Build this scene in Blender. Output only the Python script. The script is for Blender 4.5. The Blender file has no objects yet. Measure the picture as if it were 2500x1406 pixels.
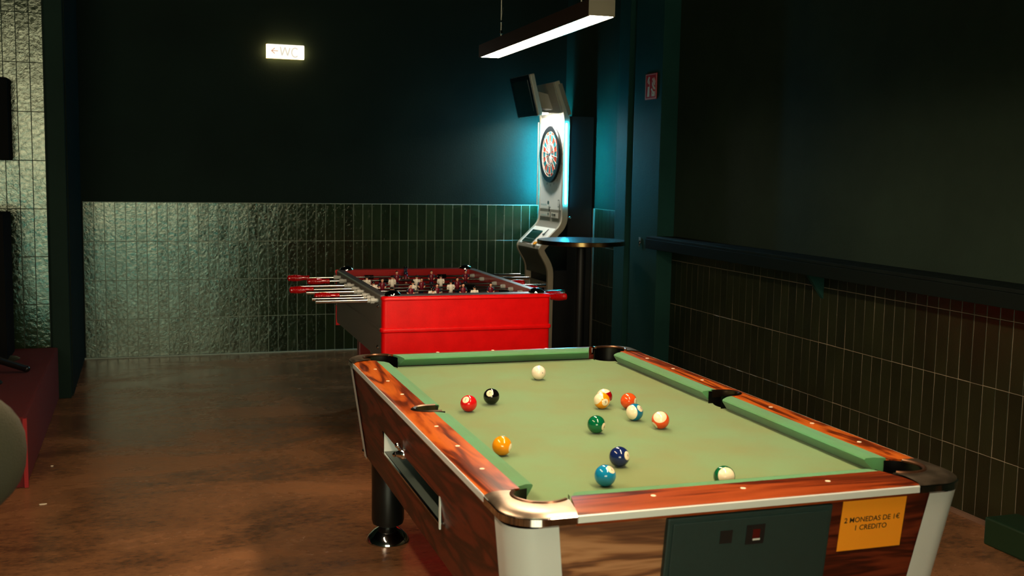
import bpy, bmesh, math, random
from mathutils import Vector, Matrix
random.seed(7)
PI = math.pi
sc = bpy.context.scene
COL = sc.collection

# ------------------------------------------------------------------ camera
F_PX, YAW, PITCH, ROLL, CAM_Z = 2642.25, 0.3278, 0.1076, 0.0183, 1.4889
CAM = Vector((0, 0, CAM_Z))
_f = Vector((math.sin(YAW)*math.cos(PITCH), math.cos(YAW)*math.cos(PITCH), -math.sin(PITCH)))
_r0 = Vector((math.cos(YAW), -math.sin(YAW), 0)); _u0 = _r0.cross(_f)
_r = _r0*math.cos(ROLL) + _u0*math.sin(ROLL)
_u = -_r0*math.sin(ROLL) + _u0*math.cos(ROLL)
cd = bpy.data.cameras.new('camera'); cam = bpy.data.objects.new('camera', cd); COL.objects.link(cam)
cd.sensor_fit = 'HORIZONTAL'; cd.sensor_width = 36.0; cd.lens = F_PX/2500*36.0
cd.clip_start = 0.05; cd.clip_end = 60
M = Matrix((_r, _u, -_f)).transposed().to_4x4(); M.translation = CAM
cam.matrix_world = M
sc.camera = cam
cd.dof.use_dof = True; cd.dof.focus_distance = 4.6; cd.dof.aperture_fstop = 5.0

# ------------------------------------------------------------------ world, exposure
w = bpy.data.worlds.new('world'); sc.world = w; w.use_nodes = True
w.node_tree.nodes['Background'].inputs[0].default_value = (0.010, 0.016, 0.014, 1)
w.node_tree.nodes['Background'].inputs[1].default_value = 0.10
sc.view_settings.view_transform = 'Standard'; sc.view_settings.look = 'None'
sc.view_settings.exposure = 0.0; sc.view_settings.gamma = 1.0
sc.view_settings.use_curve_mapping = False

L_PENDANT = 84.0         # radiance of the linear lamps
L_WARM = (1.0, 0.74, 0.48)
L_WINDOW = 13.0
L_TEAL = 9.0
L_TUBE = 430.0
L_BOARD = 7.0

# ------------------------------------------------------------------ helpers
def lin(c):
    if isinstance(c, str):
        c = [int(c[i:i+2], 16)/255 for i in (0, 2, 4)]
        c = [x/12.92 if x <= .04045 else ((x+.055)/1.055)**2.4 for x in c]
    return (c[0], c[1], c[2], 1)

class NT:
    def __init__(s, name):
        s.m = bpy.data.materials.new(name); s.m.use_nodes = True
        s.t = s.m.node_tree; s.b = s.t.nodes['Principled BSDF']; s.out = s.t.nodes['Material Output']
    def n(s, typ, **kw):
        nd = s.t.nodes.new(typ)
        for k, v in kw.items():
            if k.startswith('_'): setattr(nd, k[1:], v)
            else:
                key = int(k[1:]) if k[0] == 'i' and k[1:].isdigit() else k.replace('_', ' ')
                nd.inputs[key].default_value = v
        return nd
    def l(s, a, b): s.t.links.new(a, b)

def pmat(name, col, rough=.5, metal=0, spec=.5, emit=None, es=0, noise=0, nscale=8, bump=0, bscale=40, coat=0, crough=.05):
    x = NT(name); b = x.b
    b.inputs['Base Color'].default_value = lin(col); b.inputs['Roughness'].default_value = rough
    b.inputs['Metallic'].default_value = metal; b.inputs['Specular IOR Level'].default_value = spec
    b.inputs['Coat Weight'].default_value = coat; b.inputs['Coat Roughness'].default_value = crough
    if emit is not None:
        b.inputs['Emission Color'].default_value = lin(emit); b.inputs['Emission Strength'].default_value = es
    tc = x.n('ShaderNodeTexCoord')
    if noise:
        n = x.n('ShaderNodeTexNoise', Scale=nscale, Detail=6.0, Roughness=.6); x.l(tc.outputs['Object'], n.inputs['Vector'])
        mr = x.n('ShaderNodeMapRange', i1=.3, i2=.7, i3=1-noise, i4=1+noise); x.l(n.outputs[0], mr.inputs[0])
        mx = x.n('ShaderNodeVectorMath', _operation='SCALE'); mx.inputs[0].default_value = lin(col)[:3]
        x.l(mr.outputs[0], mx.inputs['Scale']); x.l(mx.outputs[0], b.inputs['Base Color'])
        mr2 = x.n('ShaderNodeMapRange', i1=.3, i2=.7, i3=max(0, rough*(1-noise*.6)), i4=min(1, rough*(1+noise*.6)))
        x.l(n.outputs[0], mr2.inputs[0]); x.l(mr2.outputs[0], b.inputs['Roughness'])
    if bump:
        n2 = x.n('ShaderNodeTexNoise', Scale=bscale, Detail=5.0); x.l(tc.outputs['Object'], n2.inputs['Vector'])
        bp = x.n('ShaderNodeBump', Strength=bump, Distance=.01); x.l(n2.outputs[0], bp.inputs['Height']); x.l(bp.outputs[0], b.inputs['Normal'])
    return x.m

def wood(name, ca, cb, cc, axis='Y', rough=.32, scale=1.0, coat=.3):
    x = NT(name); b = x.b
    tc = x.n('ShaderNodeTexCoord'); mp = x.n('ShaderNodeMapping')
    s = {'X': (1.2, 9, 9), 'Y': (9, 1.2, 9), 'Z': (9, 9, 1.2)}[axis]
    mp.inputs['Scale'].default_value = tuple(v*scale for v in s)
    x.l(tc.outputs['Object'], mp.inputs['Vector'])
    n1 = x.n('ShaderNodeTexNoise', Scale=1.0, Detail=4.0, Roughness=.55, Distortion=.9); x.l(mp.outputs[0], n1.inputs['Vector'])
    mul = x.n('ShaderNodeMath', _operation='MULTIPLY', i1=9.0); x.l(n1.outputs[0], mul.inputs[0])
    sn = x.n('ShaderNodeMath', _operation='SINE'); m2 = x.n('ShaderNodeMath', _operation='MULTIPLY', i1=3.6)
    x.l(mul.outputs[0], m2.inputs[0]); x.l(m2.outputs[0], sn.inputs[0])
    mr = x.n('ShaderNodeMapRange', i1=-1, i2=1, i3=0, i4=1); x.l(sn.outputs[0], mr.inputs[0])
    mp2 = x.n('ShaderNodeMapping'); s2 = {'X': (4, 160, 160), 'Y': (160, 4, 160), 'Z': (160, 160, 4)}[axis]
    mp2.inputs['Scale'].default_value = s2; x.l(tc.outputs['Object'], mp2.inputs['Vector'])
    n2 = x.n('ShaderNodeTexNoise', Scale=1.0, Detail=3.0); x.l(mp2.outputs[0], n2.inputs['Vector'])
    ad = x.n('ShaderNodeMix', _data_type='FLOAT'); ad.inputs[0].default_value = .35
    x.l(mr.outputs[0], ad.inputs[2]); x.l(n2.outputs[0], ad.inputs[3])
    cr = x.n('ShaderNodeValToRGB'); e = cr.color_ramp.elements
    e[0].position = .12; e[0].color = lin(cc); e[1].position = .85; e[1].color = lin(ca)
    k = cr.color_ramp.elements.new(.42); k.color = lin(cb)
    x.l(ad.outputs[0], cr.inputs[0]); x.l(cr.outputs[0], b.inputs['Base Color'])
    b.inputs['Roughness'].default_value = rough; b.inputs['Coat Weight'].default_value = coat; b.inputs['Coat Roughness'].default_value = .12
    return x.m

def put(name, me, mats, parent=None, smooth=False):
    if not isinstance(mats, (list, tuple)): mats = [mats]
    for m in mats: me.materials.append(m)
    o = bpy.data.objects.new(name, me); COL.objects.link(o)
    if parent is not None: o.parent = parent
    if smooth:
        me.polygons.foreach_set('use_smooth', [True]*len(me.polygons))
        try: me.set_sharp_from_angle(angle=math.radians(38))
        except Exception: pass
    return o

def fin(name, bm, mats, parent=None, smooth=False, bevel=0, seg=2, X=None):
    bmesh.ops.recalc_face_normals(bm, faces=bm.faces[:])
    if bevel:
        es = [e for e in bm.edges if len(e.link_faces) == 2 and e.calc_face_angle(0) > .6]
        bmesh.ops.bevel(bm, geom=es, offset=bevel, segments=seg, affect='EDGES', profile=.6, clamp_overlap=True)
    if X is not None: bmesh.ops.transform(bm, matrix=X, verts=bm.verts[:])
    me = bpy.data.meshes.new(name); bm.to_mesh(me); bm.free()
    return put(name, me, mats, parent, smooth)

def B(): return bmesh.new()
def box(bm, x0, x1, y0, y1, z0, z1, mi=0):
    v = [bm.verts.new((x, y, z)) for x in (x0, x1) for y in (y0, y1) for z in (z0, z1)]
    fs = [(0, 1, 3, 2), (4, 6, 7, 5), (0, 4, 5, 1), (2, 3, 7, 6), (0, 2, 6, 4), (1, 5, 7, 3)]
    r = []
    for f in fs:
        g = bm.faces.new([v[i] for i in f]); g.material_index = mi; r.append(g)
    return v
def loft(bm, rings, cap=True, closed=True, mi=0):
    R = [[bm.verts.new(p) for p in r] for r in rings]
    n = len(R[0])
    for a, b in zip(R[:-1], R[1:]):
        for i in range(n if closed else n-1):
            j = (i+1) % n
            try:
                f = bm.faces.new((a[i], a[j], b[j], b[i])); f.material_index = mi
            except ValueError: pass
    if cap:
        for r in (R[0], R[-1]):
            try:
                f = bm.faces.new(r); f.material_index = mi
            except ValueError: pass
    return R
def prism(bm, poly, fn0, fn1, mi=0):
    """extrude 2-D polygon between two mappings"""
    return loft(bm, [[fn0(*p) for p in poly], [fn1(*p) for p in poly]], mi=mi)
def prism_z(bm, poly, z0, z1, mi=0):
    return prism(bm, poly, lambda x, y: (x, y, z0), lambda x, y: (x, y, z1), mi)
def lathe(bm, prof, seg=24, axis='Z', c=(0, 0, 0), mi=0):
    rings = []
    for r, h in prof:
        ring = []
        for i in range(seg):
            a = 2*PI*i/seg; p = (r*math.cos(a), r*math.sin(a))
            ring.append({'Z': (c[0]+p[0], c[1]+p[1], c[2]+h), 'X': (c[0]+h, c[1]+p[0], c[2]+p[1]), 'Y': (c[0]+p[0], c[1]+h, c[2]+p[1])}[axis])
        rings.append(ring)
    return loft(bm, rings, mi=mi)
def cyl(bm, p, q, r, seg=12, r2=None, mi=0):
    p, q = Vector(p), Vector(q); d = (q-p).normalized()
    a = d.orthogonal().normalized(); b = d.cross(a); r2 = r if r2 is None else r2
    return loft(bm, [[c + (a*math.cos(2*PI*i/seg)+b*math.sin(2*PI*i/seg))*rr for i in range(seg)] for c, rr in ((p, r), (q, r2))], mi=mi)
def ellipsoid(bm, c, rx, ry, rz, seg=16, rings=10, mi=0):
    pr = [(math.sin(PI*i/rings), -math.cos(PI*i/rings)) for i in range(rings+1)]
    pr[0] = (.02, pr[0][1]); pr[-1] = (.02, pr[-1][1])
    R = [[(c[0]+rx*r*math.cos(2*PI*k/seg), c[1]+ry*r*math.sin(2*PI*k/seg), c[2]+rz*h) for k in range(seg)] for r, h in pr]
    return loft(bm, R, mi=mi)
def sweep(bm, path, r, seg=8, mi=0):
    path = [Vector(p) for p in path]; rings = []
    for i, p in enumerate(path):
        d = (path[min(i+1, len(path)-1)] - path[max(i-1, 0)]).normalized()
        a = d.cross(Vector((0.13, .31, .94))).normalized(); b = d.cross(a)
        rings.append([p + (a*math.cos(2*PI*k/seg)+b*math.sin(2*PI*k/seg))*r for k in range(seg)])
    return loft(bm, rings, mi=mi)
def empty(name, loc=(0, 0, 0), rz=0, label=None, cat=None, group=None):
    o = bpy.data.objects.new(name, None); COL.objects.link(o); o.location = loc; o.rotation_euler = (0, 0, rz)
    o.empty_display_size = .05
    if label: o['label'] = label
    if cat: o['category'] = cat
    if group: o['group'] = group
    return o
def tag(o, label, cat, group=None):
    o['label'] = label; o['category'] = cat
    if group: o['group'] = group
    return o
def struct(o): o['kind'] = 'structure'; return o
def text_mesh(s, size, depth=.0003, align='CENTER', bold=0):
    cu = bpy.data.curves.new('lettering', 'FONT'); cu.body = s; cu.size = size; cu.extrude = depth
    cu.align_x = align; cu.align_y = 'CENTER'; cu.offset = bold; cu.resolution_u = 3
    o = bpy.data.objects.new('lettering', cu); COL.objects.link(o)
    dg = bpy.context.evaluated_depsgraph_get(); dg.update()
    me = bpy.data.meshes.new_from_object(o.evaluated_get(dg)); me.materials.clear()
    bpy.data.objects.remove(o); bpy.data.curves.remove(cu)
    return me
def text(name, s, size, mat, X, parent=None, bold=0, depth=.0003, align='CENTER'):
    me = text_mesh(s, size, depth, align, bold); me.transform(X); me.name = name
    return put(name, me, mat, parent)
def frame(origin, right, up):
    right = Vector(right).normalized(); up = Vector(up).normalized(); n = right.cross(up)
    m = Matrix((right, up, n)).transposed().to_4x4(); m.translation = Vector(origin); return m

# ------------------------------------------------------------------ materials
def tile_mat(name, base, strength=.55, rough=.11):
    x = NT(name); b = x.b
    tc = x.n('ShaderNodeTexCoord'); oi = x.n('ShaderNodeObjectInfo')
    off = x.n('ShaderNodeVectorMath', _operation='SCALE'); off.inputs[0].default_value = (37, 91, 53); x.l(oi.outputs['Random'], off.inputs['Scale'])
    ad = x.n('ShaderNodeVectorMath', _operation='ADD'); x.l(tc.outputs['Object'], ad.inputs[0]); x.l(off.outputs[0], ad.inputs[1])
    n1 = x.n('ShaderNodeTexNoise', Scale=38.0, Detail=5.0, Roughness=.6, Distortion=.6); x.l(ad.outputs[0], n1.inputs['Vector'])
    n0 = x.n('ShaderNodeTexNoise', Scale=7.0, Detail=2.0, Roughness=.5); x.l(ad.outputs[0], n0.inputs['Vector'])
    n2 = x.n('ShaderNodeTexNoise', Scale=5.0, Detail=4.0); x.l(ad.outputs[0], n2.inputs['Vector'])
    bp0 = x.n('ShaderNodeBump', Strength=.5, Distance=.0035); x.l(n0.outputs[0], bp0.inputs['Height'])
    bp = x.n('ShaderNodeBump', Strength=strength, Distance=.0031); x.l(n1.outputs[0], bp.inputs['Height']); x.l(bp0.outputs[0], bp.inputs['Normal'])
    x.l(bp.outputs[0], b.inputs['Normal'])
    cr = x.n('ShaderNodeValToRGB'); e = cr.color_ramp.elements; e[0].position = .3; e[1].position = .72
    c = lin(base); e[0].color = (c[0]*.7, c[1]*.7, c[2]*.7, 1); e[1].color = (c[0]*1.35, c[1]*1.3, c[2]*1.25, 1)
    mx = x.n('ShaderNodeMath', _operation='ADD'); mm = x.n('ShaderNodeMath', _operation='MULTIPLY_ADD', i1=.3, i2=-.15)
    x.l(oi.outputs['Random'], mm.inputs[0]); x.l(mm.outputs[0], mx.inputs[0]); x.l(n2.outputs[0], mx.inputs[1])
    x.l(mx.outputs[0], cr.inputs[0]); x.l(cr.outputs[0], b.inputs['Base Color'])
    b.inputs['Roughness'].default_value = rough; b.inputs['IOR'].default_value = 1.55; b.inputs['Specular Tint'].default_value = (.92, 1, .84, 1)
    return x.m

def paint_mat(name, col, rough=.8, bump=.25):
    x = NT(name); b = x.b
    tc = x.n('ShaderNodeTexCoord')
    n = x.n('ShaderNodeTexNoise', Scale=1.3, Detail=8.0, Roughness=.6); x.l(tc.outputs['Object'], n.inputs['Vector'])
    mr = x.n('ShaderNodeMapRange', i1=.3, i2=.7, i3=.75, i4=1.25); x.l(n.outputs[0], mr.inputs[0])
    mx = x.n('ShaderNodeVectorMath', _operation='SCALE'); mx.inputs[0].default_value = lin(col)[:3]
    x.l(mr.outputs[0], mx.inputs['Scale']); x.l(mx.outputs[0], b.inputs['Base Color'])
    n2 = x.n('ShaderNodeTexNoise', Scale=90.0, Detail=4.0); x.l(tc.outputs['Object'], n2.inputs['Vector'])
    bp = x.n('ShaderNodeBump', Strength=bump, Distance=.004); x.l(n2.outputs[0], bp.inputs['Height']); x.l(bp.outputs[0], b.inputs['Normal'])
    b.inputs['Roughness'].default_value = rough; b.inputs['Specular IOR Level'].default_value = .12
    return x.m

def floor_mat():
    x = NT('polished_brown_concrete'); b = x.b
    tc = x.n('ShaderNodeTexCoord')
    mp = x.n('ShaderNodeMapping'); mp.inputs['Scale'].default_value = (.9, 1.45, 1); mp.inputs['Rotation'].default_value = (0, 0, -.25); x.l(tc.outputs['Object'], mp.inputs['Vector'])
    n1 = x.n('ShaderNodeTexNoise', Scale=1.6, Detail=9.0, Roughness=.62, Distortion=.5); x.l(mp.outputs[0], n1.inputs['Vector'])
    n2 = x.n('ShaderNodeTexNoise', Scale=26.0, Detail=6.0, Roughness=.7); x.l(mp.outputs[0], n2.inputs['Vector'])
    mx = x.n('ShaderNodeMix', _data_type='FLOAT'); mx.inputs[0].default_value = .35
    x.l(n1.outputs[0], mx.inputs[2]); x.l(n2.outputs[0], mx.inputs[3])
    cr = x.n('ShaderNodeValToRGB'); e = cr.color_ramp.elements
    e[0].position = .33; e[0].color = lin('3a291f'); e[1].position = .7; e[1].color = lin('a5714a')
    k = e.new(.5); k.color = lin('7d5638')
    x.l(mx.outputs[0], cr.inputs[0]); x.l(cr.outputs[0], b.inputs['Base Color'])
    mr = x.n('ShaderNodeMapRange', i1=.35, i2=.65, i3=.13, i4=.34); x.l(n1.outputs[0], mr.inputs[0]); x.l(mr.outputs[0], b.inputs['Roughness'])
    bp = x.n('ShaderNodeBump', Strength=.25, Distance=.004); x.l(n2.outputs[0], bp.inputs['Height']); x.l(bp.outputs[0], b.inputs['Normal'])
    return x.m

def felt_mat(name, col, wear=True):
    x = NT(name); b = x.b
    tc = x.n('ShaderNodeTexCoord')
    n = x.n('ShaderNodeTexNoise', Scale=3.2, Detail=6.0, Roughness=.6); x.l(tc.outputs['Object'], n.inputs['Vector'])
    cr = x.n('ShaderNodeValToRGB'); e = cr.color_ramp.elements; c = lin(col)
    e[0].position = .35; e[0].color = (c[0]*1.12, c[1]*.86, c[2]*.72, 1); e[1].position = .62; e[1].color = (c[0], c[1]*1.04, c[2]*1.05, 1)
    x.l(n.outputs[0], cr.inputs[0]); x.l(cr.outputs[0], b.inputs['Base Color'])
    n2 = x.n('ShaderNodeTexNoise', Scale=900.0, Detail=2.0); x.l(tc.outputs['Object'], n2.inputs['Vector'])
    bp = x.n('ShaderNodeBump', Strength=.3, Distance=.001); x.l(n2.outputs[0], bp.inputs['Height']); x.l(bp.outputs[0], b.inputs['Normal'])
    b.inputs['Roughness'].default_value = .95; b.inputs['Specular IOR Level'].default_value = .15
    b.inputs['Sheen Weight'].default_value = .25; b.inputs['Sheen Roughness'].default_value = .5
    return x.m

M_tile = tile_mat('glazed_green_tile', '1e2b1b')
M_tile_r = tile_mat('glazed_olive_tile', '1f2415', .4, .32)
M_grout = pmat('pale_grout', '9aa596', .9, noise=.12, nscale=30)
M_grout_dark = pmat('dark_grout', '3a4038', .9)
M_grout_tan = pmat('tan_grout', '8f8470', .9, noise=.15, nscale=30)
M_wall = paint_mat('dark_green_wall_paint', '131f1a')
M_wall_r = paint_mat('dark_olive_wall_paint', '27342a')
M_pillar = paint_mat('dark_teal_paint', '1a3d38', .75)
M_black = pmat('matt_black', '0b0b0b', .5)
M_dull = pmat('dull_black', '070707', .85, spec=.12)
M_blackgloss = pmat('gloss_black_plastic', '070707', .15)
M_floor = floor_mat()
M_ceil = paint_mat('black_ceiling_paint', '0c0f0e', .8)
M_felt = felt_mat('green_felt', '6d8c5c')
M_cushion = felt_mat('green_cushion_cloth', '4c8a5c')
M_rail = wood('rosewood_laminate', 'c8641f', '983f10', '431405', 'Y', .28, coat=.15)
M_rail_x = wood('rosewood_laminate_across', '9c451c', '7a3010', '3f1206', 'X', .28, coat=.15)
M_front_r = wood('dark_red_wood_front', '6e2a14', '521a0b', '2c0c05', 'X', .35, coat=.1)
M_cab_side = wood('dark_rosewood_side', '662210', '4c1708', '240903', 'Y', .42, coat=.05)
M_cab_front = wood('walnut_front', 'b5815a', '96633f', '563221', 'X', .45, coat=.05)
M_alu = pmat('brushed_aluminium', 'e2e8e4', .36, .25)
M_chrome = pmat('chrome', 'd8d8d8', .08, 1)
M_cast = pmat('worn_nickel_casting', 'b0a08c', .36, 1, noise=.25, nscale=18)
M_rimdark = pmat('dark_worn_metal', '54463a', .34, 1)
M_cream = pmat('cream_inlay', 'f0dcc0', .4)
M_pocket = pmat('black_pocket_rubber', '050505', .3)
M_panel = pmat('charcoal_green_steel', '1b302d', .5, noise=.08, nscale=60, bump=.1, bscale=300)
M_orange = pmat('orange_card', 'ff9c14', .6)
M_ink = pmat('black_ink', '141210', .6)
M_red = pmat('red_gloss_vinyl', 'e0060a', .38, spec=.3, noise=.10, nscale=14, bump=.12, bscale=160)
M_redin = pmat('red_inner_paint', '9c0d10', .3)
M_greyv = pmat('grey_brown_vinyl', '7a716a', .5, bump=.2, bscale=220)
M_rimgrey = pmat('grey_steel_rim', '8b8b90', .3, .7)
M_rod = pmat('steel_rod', 'cfcac2', .16, 1)
M_collar = pmat('grey_nylon_collar', 'a6aaa6', .4)
M_handle = pmat('red_gloss_handle', 'a50508', .12, coat=.6)
M_skin = pmat('painted_skin', 'e0a486', .4)
M_white = pmat('painted_white', 'efe9dc', .35)
M_navy = pmat('painted_navy', '0e2038', .3)
M_claret = pmat('painted_claret', '6e1024', .3)
M_hair = pmat('painted_black', '080808', .2)
M_pitch = pmat('dark_pitch', '1c1512', .2)
M_mwhite = pmat('white_machine_laminate', 'f4f5ee', .3)
M_mtaupe = pmat('taupe_powder_coat', '857f72', .45, bump=.1, bscale=300)
M_mbeige = pmat('beige_edge_trim', 'b7ab95', .4)
M_mdark = pmat('dark_taupe_steel', '4a463c', .5)
M_screen = pmat('dark_screen_glass', '15302c', .10)
M_brass = pmat('bronze_edge_band', 'a8784c', .18, 1)
M_tabletop = pmat('satin_blue_black_top', '3e5560', .2, spec=1.0)
M_redcarpet = pmat('red_carpet', '5e0709', .95, noise=.2, nscale=60, bump=.6, bscale=400)
M_olive = pmat('olive_upholstery', '2c2b1a', .8, noise=.2, nscale=6, bump=.3, bscale=250)
M_greenbox = pmat('green_painted_plinth', '0b2a14', .5)
M_signred = pmat('sign_red', 'c2141c', .4)
M_signwhite = pmat('sign_white', 'd8d2c4', .4)
def emis(name, col, s):
    x = NT(name); x.t.nodes.remove(x.b); e = x.n('ShaderNodeEmission'); e.inputs[0].default_value = lin(col) if isinstance(col, str) else (*col, 1)
    e.inputs[1].default_value = s; x.l(e.outputs[0], x.out.inputs[0]); return x.m
M_lampglow = emis('warm_diffuser_light', L_WARM, L_PENDANT)
M_tube = emis('cyan_led_light', (0.02, .62, 1.0), L_TUBE)
M_window = emis('bright_window_light', (1.0, .90, .58), L_WINDOW)
M_teal = emis('added_teal_glow', (.16, .85, .72), L_TEAL)
M_wcglow = emis('lit_sign_face', (1.0, .93, .80), 1.25)

# ------------------------------------------------------------------ room
TW, TH = 0.0761, 0.30
YB, XR = 8.775, 3.4335
BX0, RY0 = -0.4446, 4.2575
YL = 7.37            # tiled wing wall on the left

def tile_mesh(name, wd, ht, mat, th=.007):
    bm = B(); box(bm, -wd/2, wd/2, 0, th, -ht/2, ht/2)
    es = [e for e in bm.edges if all(abs(v.co.y) < 1e-6 for v in e.verts)]
    bmesh.ops.bevel(bm, geom=es, offset=.0012, segments=1, affect='EDGES')
    bmesh.ops.recalc_face_normals(bm, faces=bm.faces[:])
    me = bpy.data.meshes.new(name); bm.to_mesh(me); bm.free(); me.materials.append(mat); return me
G = .0030
me_tile = tile_mesh('tile', TW-G, TH-G, M_tile)
me_tile_r = tile_mesh('tile', TW-G, TH-G, M_tile_r)
me_tile_top = tile_mesh('tile', TW-G, .155-G, M_tile_r)
def tiles(parent, me, spots, rz):
    for (x, y, z) in spots:
        o = bpy.data.objects.new('tile', me); COL.objects.link(o); o.parent = parent
        o.location = (x, y, z); o.rotation_euler = (random.uniform(-.009, .009), random.uniform(-.002, .002), rz+random.uniform(-.010, .010))

bm = B(); box(bm, -3.6, 3.7, -5.2, 9.0, -.12, 0)
fl = struct(fin('floor', bm, M_floor))
bm = B(); box(bm, -3.6, 3.7, -5.2, 9.0, 3.4, 3.5)
struct(fin('ceiling', bm, M_ceil))

bm = B(); box(bm, -.56, 3.62, YB+.012, 8.96, 0, 3.4)
wb = struct(fin('wall_back', bm, M_wall))
bm = B(); box(bm, BX0, XR, YB+.0022, YB+.012, .006, 4*TH+.002)
fin('grout_bed', bm, M_grout, wb)
spots = [(BX0+TW*(k+.5), YB, TH*(r+.5)) for k in range(51) for r in range(4)]
tiles(wb, me_tile, spots, 0)

# right wall
bm = B(); box(bm, XR+.012, 3.62, -5.0, YB+.012, 0, 3.4)
wr = struct(fin('wall_right', bm, M_wall_r))
bm = B(); box(bm, XR+.0022, XR+.012, RY0-28*TW, RY0+TW*32, .02, 1.045)
box(bm, XR+.0022, XR+.012, 7.45, 8.115, .006, 1.2)
fin('grout_bed', bm, M_grout_tan, wr)
ys = [RY0+TW*(k+.5) for k in range(-28, 32)]
tiles(wr, me_tile_r, [(XR, y, TH*(r+.5)) for y in ys for r in range(3)], -PI/2)
tiles(wr, me_tile_top, [(XR, y, .9+.0775) for y in ys], -PI/2)
tiles(wr, me_tile_r, [(XR, RY0+TW*(k+.5), TH*(r+.5)) for k in range(42, 51) if RY0+TW*(k+.5) < 8.1 for r in range(4)], -PI/2)

# left wing wall with floor-to-ceiling tiles
bm = B(); box(bm, -3.6, -.455, YL+.012, 7.55, 0, 3.4); box(bm, -.56, -.455, 7.55, YB+.012, 0, 3.4)
wl = struct(fin('wall_left', bm, M_wall))
bm = B(); box(bm, -1.36, -.580, YL+.0022, YL+.012, .0, 3.0)
fin('grout_bed', bm, M_grout_dark, wl)
tiles(wl, me_tile, [(-.580-TW*(k+.5), YL, TH*(r+.5)) for k in range(10) for r in range(10)], 0)
bm = B(); box(bm, -3.6, -3.5, -5.0, YL, 0, 3.4)
struct(fin('wall_side', bm, M_wall))

# unseen wall behind the camera: windows above, added teal glow panel below
def win_wall():
    wins = [(-3.2, 1.1, .80, 3.0, M_window, 1), (-3.2, 1.6, .08, .74, M_teal, 2)]  # second entry is a teal glow panel, added for the tile reflections
    bm = B()
    for a in ((-3.6, -3.2, 0, 3.4), (1.6, 3.62, 0, 3.4), (-3.2, 1.6, 0, .08), (-3.2, 1.6, .74, .80), (1.1, 1.6, .80, 3.0), (-3.2, 1.6, 3.0, 3.4)):
        box(bm, a[0], a[1], -5.1, -5.0, a[2], a[3])
    struct(fin('wall_front', bm, M_wall))
    for x0, x1, z0, z1, m, i in wins:
        bm = B(); t = .05
        box(bm, x0, x0+t, -5.08, -4.98, z0, z1); box(bm, x1-t, x1, -5.08, -4.98, z0, z1)
        box(bm, x0+t, x1-t, -5.08, -4.98, z0, z0+t); box(bm, x0+t, x1-t, -5.08, -4.98, z1-t, z1)
        for k in (1, 2, 3): box(bm, x0+(x1-x0)*k/4-.02, x0+(x1-x0)*k/4+.02, -5.07, -5.0, z0+t, z1-t)
        wn = struct(fin('assumed_window_%d' % i, bm, M_black))
        bm = B(); box(bm, x0+t, x1-t, -5.06, -5.05, z0+t, z1-t)
        fin('pane', bm, m, wn)
    bm = B(); box(bm, .85, XR+.012, -.95, -.80, 0, 3.4)  # unseen wall, added to shade the table's right front from the windows
    struct(fin('wall_light_blocker', bm, M_wall))
win_wall()

# pillars, post, skirting
bm = B(); box(bm, 3.32, XR+.012, 6.693, 7.13, 0, 3.4)
struct(fin('trim_1', bm, M_pillar, bevel=.006))
bm = B(); box(bm, 3.335, XR+.012, 7.26, 7.45, 0, 3.4)
struct(fin('trim_2', bm, M_pillar, bevel=.006))
bm = B(); box(bm, -.566, -.462, 7.31, 7.382, 0, 3.4)
struct(fin('trim_3', bm, paint_mat('darker_green_paint', '13231d', .75), bevel=.006))
bm = B(); box(bm, XR-.018, XR+.012, 1.0, 6.693, 0, .018)
struct(fin('baseboard_right', bm, pmat('worn_cement_strip', '6e5240', .8, noise=.2, nscale=20)))
bm = B(); box(bm, -.455, 3.3, YB-.012, YB+.01, 0, .008)
struct(fin('baseboard_back', bm, M_grout))

# floor marks: thin scratch and scattered bits
def floor_bit(name, x, y, sx, sy, rz, label, m, z=.003):
    bm = B(); n = 9
    P = [(sx*math.cos(2*PI*i/n)*random.uniform(.75, 1.1), sy*math.sin(2*PI*i/n)*random.uniform(.75, 1.1)) for i in range(n)]
    prism_z(bm, P, 0, z); o = fin(name, bm, m); o.location = (x, y, 0.0); o.rotation_euler = (0, 0, rz)
    return tag(o, label, 'litter')
M_paper = pmat('paper_scrap', 'd9c8b0', .7)
floor_bit('paper_scrap', -.445, 5.02, .016, .007, .2, 'tiny pale scrap lying on the brown floor in front of the red platform corner', M_paper)
floor_bit('paper_scrap', -.455, 5.66, .007, .007, .2, 'tiny pale crumb on the floor against the red platform side', M_paper)

# shelf along the right wall
sh = empty('wall_shelf', (XR, 5.0, 1.0), 0, 'long dark green drinks shelf fixed along the right wall above the tiles', 'shelf')
bm = B(); box(bm, -.185, .012, -3.2, 1.72, .045, .062)
fin('shelf_board', bm, pmat('worn_dark_green_gloss', '0c1613', .6, spec=.15, noise=.3, nscale=7), sh, bevel=.002)
bm = B(); box(bm, -.19, -.165, -3.2, 1.72, -.02, .0445)
fin('front_lip', bm, pmat('dark_green_edge', '0c1512', .6, spec=.12), sh, bevel=.002)
bm = B()
prism(bm, [(-.16, .043), (.010, .043), (.010, -.175)], lambda x, z: (x, -.085, z), lambda x, z: (x, -.06, z))
fin('bracket', bm, M_pillar, sh)

bm = B()
box(bm, 0, .004, -.016, .016, -.02, .02); sweep(bm, [(-.002, .006*math.cos(a), -.018+.012*math.sin(a)) for a in [i*.5 for i in range(13)]], .0025, 6)
box(bm, -.004, 0, -.005, .005, -.045, -.015)
o = fin('padlock_hasp', bm, M_chrome); o.location = (3.315, 6.96, 1.02)
tag(o, 'small silver hasp on the teal pillar beside the shelf end', 'hasp')

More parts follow.
